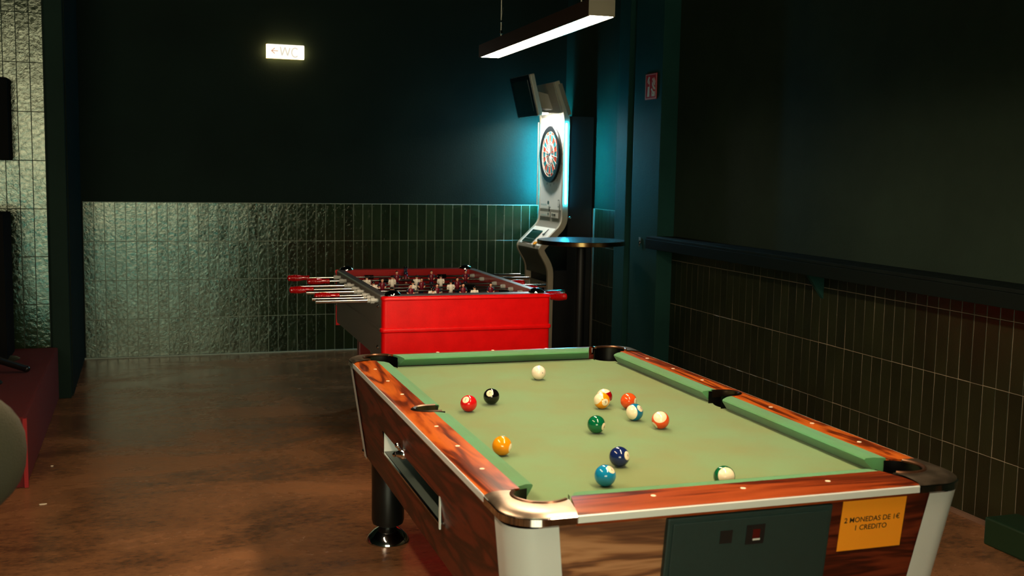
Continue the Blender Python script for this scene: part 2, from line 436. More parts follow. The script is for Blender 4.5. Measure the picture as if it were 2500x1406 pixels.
# fire extinguisher sign on the pillar
sg = empty('fire_extinguisher_sign', (3.3165, 6.86, 2.085), 0, 'red sign with white extinguisher and flames on the teal pillar', 'sign')
def sp(y, z): return (-.0005, -y, z)   # y to the right seen from the room
bm = B(); box(bm, -.0005, .003, -.088, .088, -.088, .088)
fin('backing_plate', bm, M_signred, sg)
bm = B()
for a in ((-.083, -.080, -.083, .083), (.080, .083, -.083, .083), (-.083, .083, -.083, -.080), (-.083, .083, .080, .083)):
    box(bm, -.0015, -.0005, a[0], a[1], a[2], a[3])
fin('border', bm, M_signwhite, sg)
def flat(poly, name, mat=M_signwhite, d=.0012):
    bm = B(); prism(bm, poly, lambda y, z: (-.0005, -y, z), lambda y, z: (-.0005-d, -y, z)); return fin(name, bm, mat, sg)
flat([(-.052, -.068), (-.02, -.068), (-.018, -.01), (-.018, .028), (-.026, .04), (-.026, .052), (-.018, .058), (-.022, .066), (-.034, .070), (-.048, .052), (-.056, .028), (-.052, .028), (-.044, .046), (-.040, .046), (-.040, .038), (-.052, .028)][:-1], 'extinguisher_symbol')
flat([(-.046, .0), (-.022, .0), (-.022, .018), (-.046, .018)], 'extinguisher_label', M_signred, .002)
flat([(.018, -.068), (.062, -.068), (.066, -.045), (.05, -.05), (.036, -.052), (.024, -.048), (.014, -.038)], 'flame')
flat([(.004, -.02), (.018, -.012), (.034, -.03), (.052, -.038), (.066, -.034), (.06, -.048), (.042, -.050), (.026, -.044)], 'flame')
flat([(.018, .012), (.03, -.006), (.05, -.022), (.068, -.024), (.064, -.01), (.046, .002), (.034, .02), (.022, .03)], 'flame')
flat([(.02, .05), (.034, .028), (.052, .008), (.064, .004), (.060, .018), (.044, .034), (.034, .056)], 'flame')
flat([(.045, .062), (.05, .038), (.064, .018), (.068, .03), (.056, .05)], 'flame')

# WC sign
wc = empty('toilet_sign', (1.064, YB+.012, 2.385), 0, 'lit white WC sign with left arrow on the back wall', 'sign')
bm = B(); prism(bm, [(x*.146, z*.054) for x, z in ((-1, -.9), (-.965, -1), (.93, -1), (1, -.85), (1, .9), (.965, 1), (-.93, 1), (-1, .85))], lambda x, z: (x, -.05, z), lambda x, z: (x, -.044, z))
fin('lit_face', bm, M_wcglow, wc)
bm = B(); box(bm, -.144, .144, -.044, -.012, -.052, .052)
fin('housing', bm, emis('lit_sign_side', (1.0, .62, .24), 16.0), wc)
bm = B(); box(bm, -.05, .05, -.012, 0, -.03, .03)
fin('mount', bm, M_black, wc)
M_ltr = emis('faint_sign_letter', (1.0, .90, .72), .74); M_arr = emis('sign_arrow', (.95, .36, .12), .6)
def stroke(bm, pts, w, y=-.0512):
    for (a, b) in zip(pts[:-1], pts[1:]):
        a = Vector((a[0], 0, a[1])); b = Vector((b[0], 0, b[1])); d = (b-a).normalized(); n = Vector((-d.z, 0, d.x))*w/2
        vs = [bm.verts.new((p.x, yy, p.z)) for yy in (y, y+.001) for p in (a-n, b-n, b+n, a+n)]
        for f in ((0, 1, 2, 3), (7, 6, 5, 4), (0, 4, 5, 1), (1, 5, 6, 2), (2, 6, 7, 3), (3, 7, 4, 0)): bm.faces.new([vs[i] for i in f])
bm = B(); stroke(bm, [(-.040, .036), (-.027, -.030), (-.004, .033), (.016, -.030), (.034, .030)], .0075)
fin('letter', bm, M_ltr, wc)
bm = B(); stroke(bm, [(.074+.026*math.cos(a), -.004+.035*math.sin(a)) for a in [math.radians(45+i*15) for i in range(19)]], .0075)
fin('letter', bm, M_ltr, wc)
bm = B(); stroke(bm, [(-.058, .003), (-.108, .003)], .0045); stroke(bm, [(-.082, .024), (-.108, .003), (-.083, -.018)], .0045)
fin('arrow', bm, M_arr, wc)

# ------------------------------------------------------------------ pendant lamps
def pendant(p_near, p_far, label, wires=True):
    a, b = Vector(p_near), Vector(p_far); L = (b-a).length; c = (a+b)/2
    rz = math.atan2(-(b-a).x, (b-a).y)
    t = empty('pendant_lamp', c, rz, label, 'lamp', 'linear pendant lamps')
    bm = B(); W = .046
    box(bm, -W, W, -L/2, L/2, .012, .056); box(bm, -W, -W+.004, -L/2, L/2, 0, .012); box(bm, W-.004, W, -L/2, L/2, 0, .012)
    fin('housing', bm, pmat('dark_bronze_aluminium', '3a2a20', .4, .5), t)
    for s in (-1, 1):
        bm = B(); box(bm, -W, W, s*L/2-.003, s*L/2+.003, .002, .056); fin('end_cap', bm, pmat('grey_end_cap', '7a6f5e', .5), t)
    bm = B(); box(bm, -W+.0045, W-.0045, -L/2+.004, L/2-.004, .002, .0115); fin('diffuser', bm, M_lampglow, t)
    H = 3.4-c.z
    for s in (-.36, .36):
        bm = B(); sweep(bm, [(0, s*L, H-i*(H-.056)/8) for i in range(9)], .0022, 6)
        fin('cable', bm, pmat('white_cable', 'b8b0a0', .5), t)
        bm = B(); cyl(bm, (0, s*L, .085), (0, s*L, .10), .008); cyl(bm, (0, s*L, .135), (0, s*L, .143), .006)
        sweep(bm, [(.0, s*L, .14), (.006, s*L+.004, .12), (.002, s*L, .10)], .0016, 5); sweep(bm, [(0, s*L, .14), (.004, s*L, .17), (.010, s*L+.004, .20)], .0014, 5)
        fin('cable_grip', bm, M_chrome, t)
    return t
pendant((1.437, 3.36, 2.0), (1.50, 4.80, 2.0), 'lit linear pendant lamp hanging above the far half of the pool table')
pendant((1.345, 1.35, 2.0), (1.41, 2.82, 2.0), 'lit linear pendant lamp hanging above the near half of the pool table')

pendant((-.02, 2.05, 2.16), (.04, 3.50, 2.16), 'lit linear pendant lamp over the open floor left of the pool table')
# ------------------------------------------------------------------ pool table
K = 1.085
def KX(k): return Matrix.Translation((0, 0, CAM_Z*(1-k))) @ Matrix.Scale(k, 4)
XT = KX(K); FZ = CAM_Z - CAM_Z/K      # floor height in the unscaled frame
TA = -.0095
pt = empty('pool_table', (1.2718*K, 3.0308*K, 0), TA, 'coin operated pool table with green cloth and reddish wood rails', 'pool table')
def T(name, bm, mat, parent=pt, **kw): return fin(name, bm, mat, parent, X=XT, **kw)
ZR, ZS = .790, .750
HLS = {1: .968, -1: 1.02}; YBS = {1: .940, -1: .912}; CYS = {1: .872, -1: .893}
CX, CY, PR = .461, .893, .066
def arc(cx, cy, r, a0, a1, n=12): return [(cx+r*math.cos(math.radians(a0+(a1-a0)*i/n)), cy+r*math.sin(math.radians(a0+(a1-a0)*i/n))) for i in range(n+1)]
# bed
poly = []
bx, by, rr = .47, .90, .055
for sx, sy, a0, a1 in ((1, 1, 0, -90), (1, -1, 90, 0), (-1, -1, 180, 90), (-1, 1, 270, 180)):
    pass
def cornercut(sx, sy):
    # quarter bite at corner, listed so the whole outline runs clockwise
    cx, cy = sx*(bx-.008), sy*(by-.008); pts = []
    for i in range(9):
        a = PI/2*i/8
        pts.append((cx - sx*rr*math.cos(a), cy - sy*rr*math.sin(a)))
    pts = [(pts[0][0], sy*by)] + pts + [(sx*bx, pts[-1][1])]
    return pts
o1 = cornercut(1, 1)                       # from top edge to right edge
side_r = [(bx, .045)] + [(bx-.012*math.sin(PI*i/8), .045-.09*i/8) for i in range(1, 8)] + [(bx, -.045)]
o2 = cornercut(1, -1)[::-1]
o3 = cornercut(-1, -1)
side_l = [(-bx, -.045)] + [(-bx+.012*math.sin(PI*i/8), -.045+.09*i/8) for i in range(1, 8)] + [(-bx, .045)]
o4 = cornercut(-1, 1)[::-1]
outline = o1 + side_r + o2 + o3 + side_l + o4
bm = B(); prism_z(bm, outline, ZS-.022, ZS)
T('playing_bed', bm, M_felt)

# cushions
def cushion(p0, p1, n0, n1, inward):
    """back line p0-p1, nose line n0-n1 (2-D)"""
    iv = Vector((*inward, 0))
    def V(p, z): return Vector((p[0], p[1], z))
    b0, b1, m0, m1 = V(p0, 0), V(p1, 0), V(n0, 0), V(n1, 0)
    N = 2; rings = []
    for k in range(N):
        t = k/(N-1); b = b0.lerp(b1, t); m = m0.lerp(m1, t)
        d = m-b
        prof = [(0, ZR), (.55, ZR-.0005), (.93, ZR-.004), (1.0, ZR-.008), (.97, ZR-.012), (.45, ZS+.001), (0, ZS+.001)]
        rings.append([(b.x+d.x*s, b.y+d.y*s, z) for s, z in prof])
    bm = B(); loft(bm, rings)
    return T('cushion', bm, M_cushion)
xb, xn, yb, yn = .487, .4425, .912, .872
cushion((-.400, YBS[1]), (.400, YBS[1]), (-.370, yn), (.370, yn), (0, -1))
cushion((-.395, -yb), (.395, -yb), (-.370, -yn), (.370, -yn), (0, 1))
for sx in (-1, 1):
    cushion((sx*xb, .042), (sx*xb, .815), (sx*xn, .066), (sx*xn, .790), (-sx, 0))
    cushion((sx*xb, -.042), (sx*xb, -.815), (sx*xn, -.066), (sx*xn, -.790), (-sx, 0))

# rails
HW, HL = .571, 1.02
def rail_prof(t):  # across: inner 0 -> outer
    return t
for sx in (-1, 1):
    bm = B()
    xi, xo = .4872, HW
    prof = [(xi, ZR-.03), (xi, ZR), (xo-.045, ZR), (xo-.030, ZR-.0006), (xo-.018, ZR-.0016), (xo-.008, ZR-.0032), (xo, ZR-.006), (xo-.001, ZR-.03)]
    # two lengths, each side of the side pocket, joined outside it
    for y0, y1 in ((-1, -.040), (.040, 1)):
        loft(bm, [[(sx*x, (y if abs(y) < .5 else y*(.828+(x-xi)/(xo-xi)*.016)), z) for x, z in prof] for y in (y0, y1)])
    # outer bridge around the pocket cut
    n = 10; cut = [(.530*1.0 - 0.0 + 0, 0)]
    rings = []
    for i in range(n+1):
        y = -.040+.08*i/n; xc = max(xi, .487+.05*math.sqrt(max(0, 1-(y/.0402)**2)))
        rings.append([(sx*min(x if x > xc else xc, xo), y, z) for x, z in prof])
    loft(bm, rings)
    bmesh.ops.remove_doubles(bm, verts=bm.verts[:], dist=1e-5)
    T('side_rail', bm, M_rail, smooth=True)
for sy in (-1, 1):
    bm = B(); yi, yo = YBS[sy]+.0002, HLS[sy]
    prof = [(yi, ZR-.03), (yi, ZR), (yi+(yo-yi)*.6, ZR), (yi+(yo-yi)*.8, ZR-.0012), (yi+(yo-yi)*.93, ZR-.0034), (yo, ZR-.006), (yo-.001, ZR-.03)]
    loft(bm, [[(x*(.397+(y-yi)/(yo-yi)*.03), sy*y, z) for y, z in prof] for x in (-1, 1)])
    T('end_rail', bm, M_rail_x, smooth=True)
# inlays
for sx in (-1, 1):
    for k in (-3, -2, -1, 1, 2, 3):
        bm = B(); lathe(bm, [(.0062, -.003), (.0062, .0006), (.0055, .0009)], 14, 'Z', (sx*.523, k*.2190, ZR)); T('diamond_inlay', bm, M_cream)
for sy in (-1, 1):
    for k in (-1, 0, 1):
        bm = B(); lathe(bm, [(.0062, -.003), (.0062, .0006), (.0055, .0009)], 14, 'Z', (k*.2216, sy*.956, ZR)); T('diamond_inlay', bm, M_cream)

# corner castings
def casting(sx, sy, m):
    HL = HLS[sy]; CY = CYS[sy]; dy = HL-1.02
    # plan outline, quarter-symmetric; built for (+,+) then mirrored
    out = [(.425, HL+.002), (.47, HL+.002)] + arc(HW+.003-.085, HL+.003-.085, .085, 90, 0, 10) + [(HW+.002, .90+dy), (HW+.002, .842+dy*.6)]
    inn = [(.487, .832), (.487, .840)] + arc(CX, CY, PR, -42, 132, 16)[::1] + [(.400, .912), (.398, .912)]
    inn = arc(CX, CY, PR, -44, 136, 18)
    ring = out + inn
    def lift(p, z): return (sx*p[0], sy*p[1], z)
    # resample inner/outer to equal counts for a domed top
    def resample(pl, n):
        d = [0]
        for a, b in zip(pl[:-1], pl[1:]): d.append(d[-1]+math.dist(a, b))
        r = []
        for i in range(n):
            t = d[-1]*i/(n-1); j = 0
            while j < len(d)-2 and d[j+1] < t: j += 1
            s = (t-d[j])/max(1e-9, d[j+1]-d[j]); r.append((pl[j][0]+(pl[j+1][0]-pl[j][0])*s, pl[j][1]+(pl[j+1][1]-pl[j][1])*s))
        return r
    n = 28; O = resample(out[::-1], n); I = resample(inn, n)
    def mixp(a, b, t): return (a[0]+(b[0]-a[0])*t, a[1]+(b[1]-a[1])*t)
    lv = [(0, ZR-.002), (0, ZR+.001), (.03, ZR+.0035), (.12, ZR+.0035), (.45, ZR+.0034), (.75, ZR+.0015), (.92, ZR-.002), (1.0, ZR-.006), (1.0, ZR-.012)]
    rings = [[lift(mixp(I[i], O[i], t), z) for i in range(n)] for t, z in lv]
    bm = B(); loft(bm, rings, cap=False, closed=False)
    o = T('corner_casting', bm, m, smooth=True)
    # edge band under it
    bm = B(); O2 = [(p[0]*1.004, p[1]*1.003) for p in O]
    rings = [[lift(p, z) for p in O2] for z in (ZR-.026, ZR-.024, ZR-.009, ZR-.0075)]
    rings[0] = [lift((p[0]*.992, p[1]*.996), ZR-.026) for p in O2]; rings[-1] = [lift((p[0]*.993, p[1]*.996), ZR-.0070) for p in O2]
    loft(bm, rings, cap=False, closed=False)
    b2 = T('chrome_band', bm, M_chrome, smooth=True)
    # pocket rim
    bm = B(); path = [lift(p, ZR+.002) for p in arc(CX, CY, PR-.003, -40, 130, 18)]
    sweep(bm, path, .0052, 8); T('pocket_rim', bm, pmat('dark_bronze_rim', '6a4a36', .3, .8), smooth=True)
    # cup
    bm = B(); lathe(bm, [(PR-.002, ZR-.001), (PR-.001, ZR-.05), (PR-.004, ZR-.10), (.03, ZR-.12), (.002, ZR-.122)], 22, 'Z', (sx*(CX), sy*(CY), 0))
    for f in [f for f in bm.faces if len(f.verts) > 4 and f.calc_center_median().z > ZR-.02]: bm.faces.remove(f)
    # open the cup toward the table above the bed
    for f in [f for f in bm.faces if f.calc_center_median().z > ZS-.02 and (sx*f.calc_center_median().x+sy*f.calc_center_median().y) < CX+CY-.060]: bm.faces.remove(f)
    T('pocket_cup', bm, M_pocket, smooth=True)
for sx in (-1, 1):
    for sy in (-1, 1): casting(sx, sy, M_cast)
# side pockets
for sx in (-1, 1):
    bm = B(); out = [(sx*(.487+.058*math.cos(a)), .046*math.sin(a)) for a in [math.radians(-90+180*i/14) for i in range(15)]]
    inn = [(sx*(.487+.043*math.cos(a)), .034*math.sin(a)) for a in [math.radians(-90+180*i/14) for i in range(15)]]
    out = [(sx*.462, -.046)] + out + [(sx*.462, .046)]; inn = [(sx*.462, -.036)] + inn + [(sx*.462, .036)]
    loft(bm, [[(p[0], p[1], ZR-.02) for p in inn], [(p[0], p[1], ZR+.002) for p in inn], [((p[0]+q[0])/2, (p[1]+q[1])/2, ZR+.0045) for p, q in zip(inn, out)], [(p[0], p[1], ZR+.001) for p in out]], cap=False, closed=False)
    T('side_pocket_rim', bm, M_rimdark, smooth=True)
    bm = B(); cup = [(sx*.452, -.041)] + [(sx*(.484+.047*math.cos(a)), .0385*math.sin(a)) for a in [math.radians(-90+180*i/14) for i in range(15)]] + [(sx*.452, .041)]
    loft(bm, [[(p[0], p[1], z) for p in cup] for z in (ZR-.0005, ZR-.12)], cap=False, closed=False)
    c2 = [(sx*(.47+.08*math.cos(a)), .08*math.sin(a), ZR-.12) for a in [i*PI/6 for i in range(12)]]
    bm.faces.new([bm.verts.new(p) for p in c2])
    T('pocket_cup', bm, M_pocket, smooth=True)

# cabinet: tapered walls
Z1, Z0, TP = .759, .432, .045
def taper(z): return TP*(Z1-z)/(Z1-Z0)
hw1, hl1 = HW-.006, HL-.012
HL1 = {1: .956, -1: HL-.012}
PRD = .062
def sideP(sx, y, z, d=0): return (sx*(hw1-taper(z)-d), y*(1-taper(z)*.9/hl1*0), z)
WZ0, WZ1, WY0, WY1 = .560, .632, -.350, .405
bm = B()
yA, yZ = -(hl1-.05), HL1[1]-.05
def quad(bm, pts): bm.faces.new([bm.verts.new(p) for p in pts])
def yy(y, z): return y*(1-taper(z)/hl1) if abs(y) > .9 else y
def SP(sx, y, z, d=0): return (sx*(hw1-taper(z)-d), yy(y, z), z)
for (a, b_, c, d_) in ((yA, yZ, WZ1, Z1), (yA, yZ, Z0, WZ0), (yA, WY0, WZ0, WZ1), (WY1, yZ, WZ0, WZ1)):
    quad(bm, [SP(-1, a, c), SP(-1, b_, c), SP(-1, b_, d_), SP(-1, a, d_)])
T('cabinet_side', bm, M_cab_side)
bm = B(); quad(bm, [SP(1, yA, Z0), SP(1, yZ, Z0), SP(1, yZ, Z1), SP(1, yA, Z1)]); T('cabinet_side', bm, M_cab_side)
def FP(sy, x, z, d=0): return (x*(1-taper(z)/hw1) if abs(x) > .45 else x, sy*(HL1[sy]-taper(z)-d), z)
for sy, mm in ((-1, M_cab_front), (1, M_cab_side)):
    bm = B(); quad(bm, [FP(sy, -.505, Z0), FP(sy, .505, Z0), FP(sy, .505, Z1), FP(sy, -.505, Z1)]); T('cabinet_front' if sy < 0 else 'cabinet_back', bm, mm)
bm = B(); quad(bm, [FP(-1, x, z, -.0012) for x, z in ((.19, Z0), (.505, Z0), (.505, Z1), (.19, Z1))]); T('cabinet_front', bm, M_front_r)  # right part of the front, drawn darker and redder
bm = B(); quad(bm, [(-.50, -.95, Z0+.002), (.50, -.95, Z0+.002), (.50, .90, Z0+.002), (-.50, .90, Z0+.002)]); T('cabinet_base', bm, M_black)
# corner posts
for sx in (-1, 1):
    for sy in (-1, 1):
        bm = B()
        def ringz(z, o=0):
            t = taper(z); cx, cy = hw1-t-PRD+.004, HL1[sy]-t-PRD+.004
            pts = [(cx-.045, cy+PRD)] + arc(cx, cy, PRD, 90, 0, 10) + [(cx+PRD, cy-.045)]
            return [(sx*p[0], sy*p[1], z) for p in pts]
        loft(bm, [ringz(Z1), ringz((Z0+Z1)/2), ringz(Z0-.004)], cap=False, closed=False)
        T('corner_post', bm, M_alu, smooth=True)
# aluminium edge strips
for sx in (-1, 1):
    bm = B(); loft(bm, [[(sx*(HW+.002), y, ZR-.0065), (sx*(HW+.003), y, ZR-.009), (sx*(HW+.003), y, ZR-.022), (sx*(HW-.006), y, ZR-.024), (sx*(HW-.006), y, ZR-.008)] for y in (-.87, .83)]); T('edge_strip', bm, M_alu)
for sy in (-1, 1):
    bm = B(); loft(bm, [[(x, sy*(HLS[sy]+.002), ZR-.0065), (x, sy*(HLS[sy]+.004), ZR-.009), (x, sy*(HLS[sy]+.004), ZR-.023), (x, sy*(HLS[sy]-.005), ZR-.025), (x, sy*(HLS[sy]-.005), ZR-.008)] for x in (-.424, .424)]); T('edge_strip', bm, M_alu)
# ball return on the left side
xw = -(hw1-taper(.6))
bm = B(); box(bm, xw+.002, xw+.16, WY0, WY1, WZ0, WZ0+.001); box(bm, xw+.16, xw+.162, WY0, WY1, WZ0, WZ1+.05)
T('ball_return_tray', bm, pmat('grey_tray', '4f5a55', .35))
bm = B(); box(bm, xw+.002, xw+.16, WY1-.001, WY1, WZ0, WZ1+.03); T('tray_end_plate', bm, pmat('white_laminate_end', 'e6e8e4', .4))
bm = B(); box(bm, xw+.002, xw+.16, WY0, WY0+.001, WZ0, WZ1+.03); box(bm, xw+.004, xw+.16, WY0, WY1, WZ1+.003, WZ1+.004); T('tray_surround', bm, M_black)
bm = B(); box(bm, xw-.006, xw-.002, WY0-.014, WY0-.004, WZ0-.012, WZ1+.004); T('tray_trim', bm, M_alu)
bm = B(); box(bm, xw-.004, xw+.004, WY0, WY1, WZ0-.004, WZ0+.001); T('tray_lip', bm, M_chrome)
bm = B(); yl = .130
lathe(bm, [(.018, -.01), (.018, .006), (.012, .014), (.006, .026), (.009, .030), (.002, .036)], 14, 'X', (0, 0, 0))
bmesh.ops.transform(bm, matrix=Matrix.Translation((xw-.002, .085, WZ1+.004)) @ Matrix.Rotation(PI, 4, 'Z'), verts=bm.verts[:])
cyl(bm, (xw-.004, .085, WZ1+.004), (xw-.022, .085, WZ1+.03), .006, 8); ellipsoid(bm, (xw-.022, .085, WZ1+.032), .009, .009, .009, 10, 6)
T('chrome_lock', bm, M_chrome, smooth=True)
for (y, z) in ((.86, .445), (-.52, .455)):
    bm = B(); x_ = -(hw1-taper(z)); lathe(bm, [(.013, -.002), (.012, .004), (.006, .009), (.001, .010)], 12, 'X'); bmesh.ops.transform(bm, matrix=Matrix.Translation((x_, y, z)) @ Matrix.Rotation(PI, 4, 'Z'), verts=bm.verts[:])
    T('side_bolt', bm, M_chrome, smooth=True)
bm = B(); sweep(bm, [(-.46, HL1[1]-.03, .652), (-.46, HL1[1]+.035, .652), (-.505, HL1[1]+.045, .652), (-.51, HL1[1]+.03, .640), (-.51, HL1[1]-.03, .64)], .006, 8)
T('end_handle', bm, M_chrome, smooth=True)
# coin panel on the front
def FPd(x, z, d): return (x, -(hl1-taper(z))-d-(.0015 if x > .2 else 0), z)
def fplate(x0, x1, z0, z1, d0, d1, name, mat, bev=0, parent=pt):
    bm = B(); pl = [(x0, z0), (x1, z0), (x1, z1), (x0, z1)]
    prism(bm, pl, lambda x, z: FPd(x, z, d0), lambda x, z: FPd(x, z, d1)); return T(name, bm, mat, parent, bevel=bev)
cp = fplate(-.215, .195, .452, .757, -.004, .012, 'coin_panel', M_panel, .004)
fplate(-.203, .185, .462, .744, .012, .0155, 'panel_door', M_panel, .002, cp)
fplate(-.088, -.058, .689, .719, .0156, .0166, 'coin_slot', M_black, 0, cp)
fplate(-.024, .022, .681, .727, .0156, .0172, 'coin_return', M_black, .0005, cp)
fplate(-.008, .010, .690, .716, .0173, .0178, 'red_window', pmat('dark_red_plastic', '4a0c0c', .2), 0, cp)
fplate(-.007, .011, .690, .694, .0179, .0184, 'metal_flap', M_alu, 0, cp)
st = fplate(.228, .4, .634, .757, .0004, .0012, 'notice', M_orange)
nrm = Vector((0, -1, -TP/(Z1-Z0))).normalized()
for s, z, sz, xx in (('2 MONEDAS DE 1€', .7085, .0178, .313), ('1 CREDITO', .6885, .0178, .311)):
    X = XT @ frame(FPd(xx, z, .0014), (1, 0, 0), (0, -(TP/(Z1-Z0)), 1))
    text('lettering', s, sz, M_ink, X, st, bold=.0002, depth=.0001)
# legs
for sx in (-1, 1):
    for sy in (-1, 1):
        c = (sx*.445, sy*.80, 0)
        bm = B(); lathe(bm, [(.062, .47), (.060, .30), (.060, .20), (.056, .185), (.030, .172)], 24, 'Z', c); lg = T('leg', bm, pmat('black_leg_paint', '0c0e0d', .35), smooth=True)
        bm = B(); lathe(bm, [(.028, .186), (.030, .172), (.050, .160), (.070, .140), (.079, .126), (.080, FZ+.002), (.076, FZ)], 28, 'Z', c); T('levelling_foot', bm, M_chrome, lg, smooth=True)

# ------------------------------------------------------------------ pool balls
def ball_mat(name, col, d, axis=None, cap=.5, disc=.90):
    x = NT(name); b = x.b
    tc = x.n('ShaderNodeTexCoord'); nm = x.n('ShaderNodeVectorMath', _operation='NORMALIZE'); x.l(tc.outputs['Object'], nm.inputs[0])
    ivory = lin('f3e3c3'); base = x.n('ShaderNodeRGB'); base.outputs[0].default_value = lin(col); cur = base.outputs[0]
    def mixin(cur, fac, c2):
        m = x.n('ShaderNodeMix', _data_type='RGBA'); x.l(fac, m.inputs[0]); x.l(cur, m.inputs[6]); m.inputs[7].default_value = c2; return m.outputs[2]
    if axis is not None:
        dt = x.n('ShaderNodeVectorMath', _operation='DOT_PRODUCT'); x.l(nm.outputs[0], dt.inputs[0]); dt.inputs[1].default_value = axis
        ab = x.n('ShaderNodeMath', _operation='ABSOLUTE'); x.l(dt.outputs['Value'], ab.inputs[0])
        gt = x.n('ShaderNodeMath', _operation='GREATER_THAN', i1=cap); x.l(ab.outputs[0], gt.inputs[0]); cur = mixin(cur, gt.outputs[0], ivory)
    if d is not None:
        for sgn in (1, -1):
            dt = x.n('ShaderNodeVectorMath', _operation='DOT_PRODUCT'); x.l(nm.outputs[0], dt.inputs[0]); dt.inputs[1].default_value = tuple(v*sgn for v in d)
            gt = x.n('ShaderNodeMath', _operation='GREATER_THAN', i1=disc); x.l(dt.outputs['Value'], gt.inputs[0]); cur = mixin(cur, gt.outputs[0], ivory)
    x.l(cur, b.inputs['Base Color']); b.inputs['Roughness'].default_value = .09; b.inputs['Coat Weight'].default_value = .3
    b.inputs['Subsurface Weight'].default_value = 0
    return x.m
RB = .0257*K
ZB = CAM_Z - K*(CAM_Z-ZS) + RB + .0006
bme = B(); bmesh.ops.create_icosphere(bme, subdivisions=4, radius=RB); ball_me = bpy.data.meshes.new('pool_ball'); bme.to_mesh(ball_me); bme.free()
ball_me.polygons.foreach_set('use_smooth', [True]*len(ball_me.polygons))
def ball(name, x, y, num, col, doff, axis, label, cap=.5):
    c_, s_ = math.cos(TA), math.sin(TA)
    wx = K*(1.2718+x*c_-y*s_); wy = K*(3.0308+x*s_+y*c_)
    pos = Vector((wx, wy, ZB))
    vd = (pos-CAM).normalized(); vr = vd.cross(Vector((0, 0, 1))).normalized(); vu = vr.cross(vd)
    def W(a, b, cc=None):
        cc = math.sqrt(max(0, 1-a*a-b*b)) if cc is None else cc
        return (vr*a + vu*b - vd*cc).normalized()
    me = ball_me.copy(); o = bpy.data.objects.new(name, me); COL.objects.link(o); o.location = pos
    d = W(*doff) if doff else None
    ax = W(*axis) if axis else None
    if ax is not None and d is not None:     # number sits in the middle of the band
        ax = (ax - d*ax.dot(d)).normalized()
    me.materials.append(ball_mat(name+'_resin', col, tuple(d) if d and num else None, tuple(ax) if ax else None, cap))
    tag(o, label, 'ball', 'pool balls on the cloth')
    if num and d is not None:
        up = (vu - d*vu.dot(d)).normalized()
        if abs(vu.dot(d)) > .95: up = (vr.cross(d)).normalized()
        rt = up.cross(d).normalized()
        tm = text_mesh(str(num), RB*.5, 0, bold=0)
        for v in tm.vertices:
            p = d*RB + rt*v.co.x + up*v.co.y; v.co = p.normalized()*(RB*1.004)
        put('number', tm, M_ink, o)
    if name == 'cue_ball':
        tm = B(); dd = W(.55, -.02); u2 = (vu-dd*vu.dot(dd)).normalized(); r2 = u2.cross(dd)
        vs = [tm.verts.new((dd*RB*1.003+(r2*math.cos(a)+u2*math.sin(a))*.0022)) for a in [i*PI/4 for i in range(8)]]; tm.faces.new(vs)
        fin('mark', tm, pmat('grey_mark', '6a7480', .4), o)
    return o
ball('cue_ball', .043, .539, None, 'f6e6d2', None, None, 'plain ivory cue ball, farthest ball from the camera')
ball('pool_ball', -.241, .187, 8, '0a0a0c', (-.22, .41), None, 'solid black number 8 pool ball right of the red one')
ball('pool_ball', -.340, .103, 3, 'd6141a', (-.37, .48), None, 'solid red number 3 pool ball left of the black one')
ball('pool_ball', .079, .046, 9, 'f0970e', (.46, -.2), (-.85, .50, .25), 'yellow striped number 9 pool ball in front of the dark red striped one', .56)
ball('pool_ball', .110, .0985, 11, '98060e', (-.75, -.3), (.45, .66, -.35), 'dark red striped pool ball half hidden behind the yellow striped one', .55)
ball('pool_ball', .160, .021, 5, 'e8521c', (.92, -.03), None, 'solid orange number 5 pool ball behind the blue striped one')
ball('pool_ball', .112, -.129, 10, '0f6f98', (.66, .50), (-.66, -.12, .74), 'blue striped number 10 pool ball in front of the orange one', .55)
ball('pool_ball', .142, -.243, 13, 'ee5220', (-.69, -.66), (-.25, .33, .9), 'orange striped pool ball, rightmost of the group of four', .66)
ball('pool_ball', -.062, -.249, 6, '06613c', (.88, -.23), None, 'solid green number 6 pool ball near the middle of the table')
ball('pool_ball', -.396, -.413, 1, 'ee9410', (.93, -.2), None, 'solid yellow number 1 pool ball beside the left cushion')
ball('pool_ball', -.141, -.590, 4, '14245a', (.82, .15), None, 'solid navy blue number 4 pool ball behind the bright blue one')
ball('pool_ball', -.243, -.739, 2, '1380b0', (.56, .62), None, 'solid bright blue number 2 pool ball nearest the front rail')
ball('pool_ball', .030, -.818, None, '0c5a36', None, (.30, .10, .95), 'green striped pool ball mostly white, partly hidden by the front rail', .62)

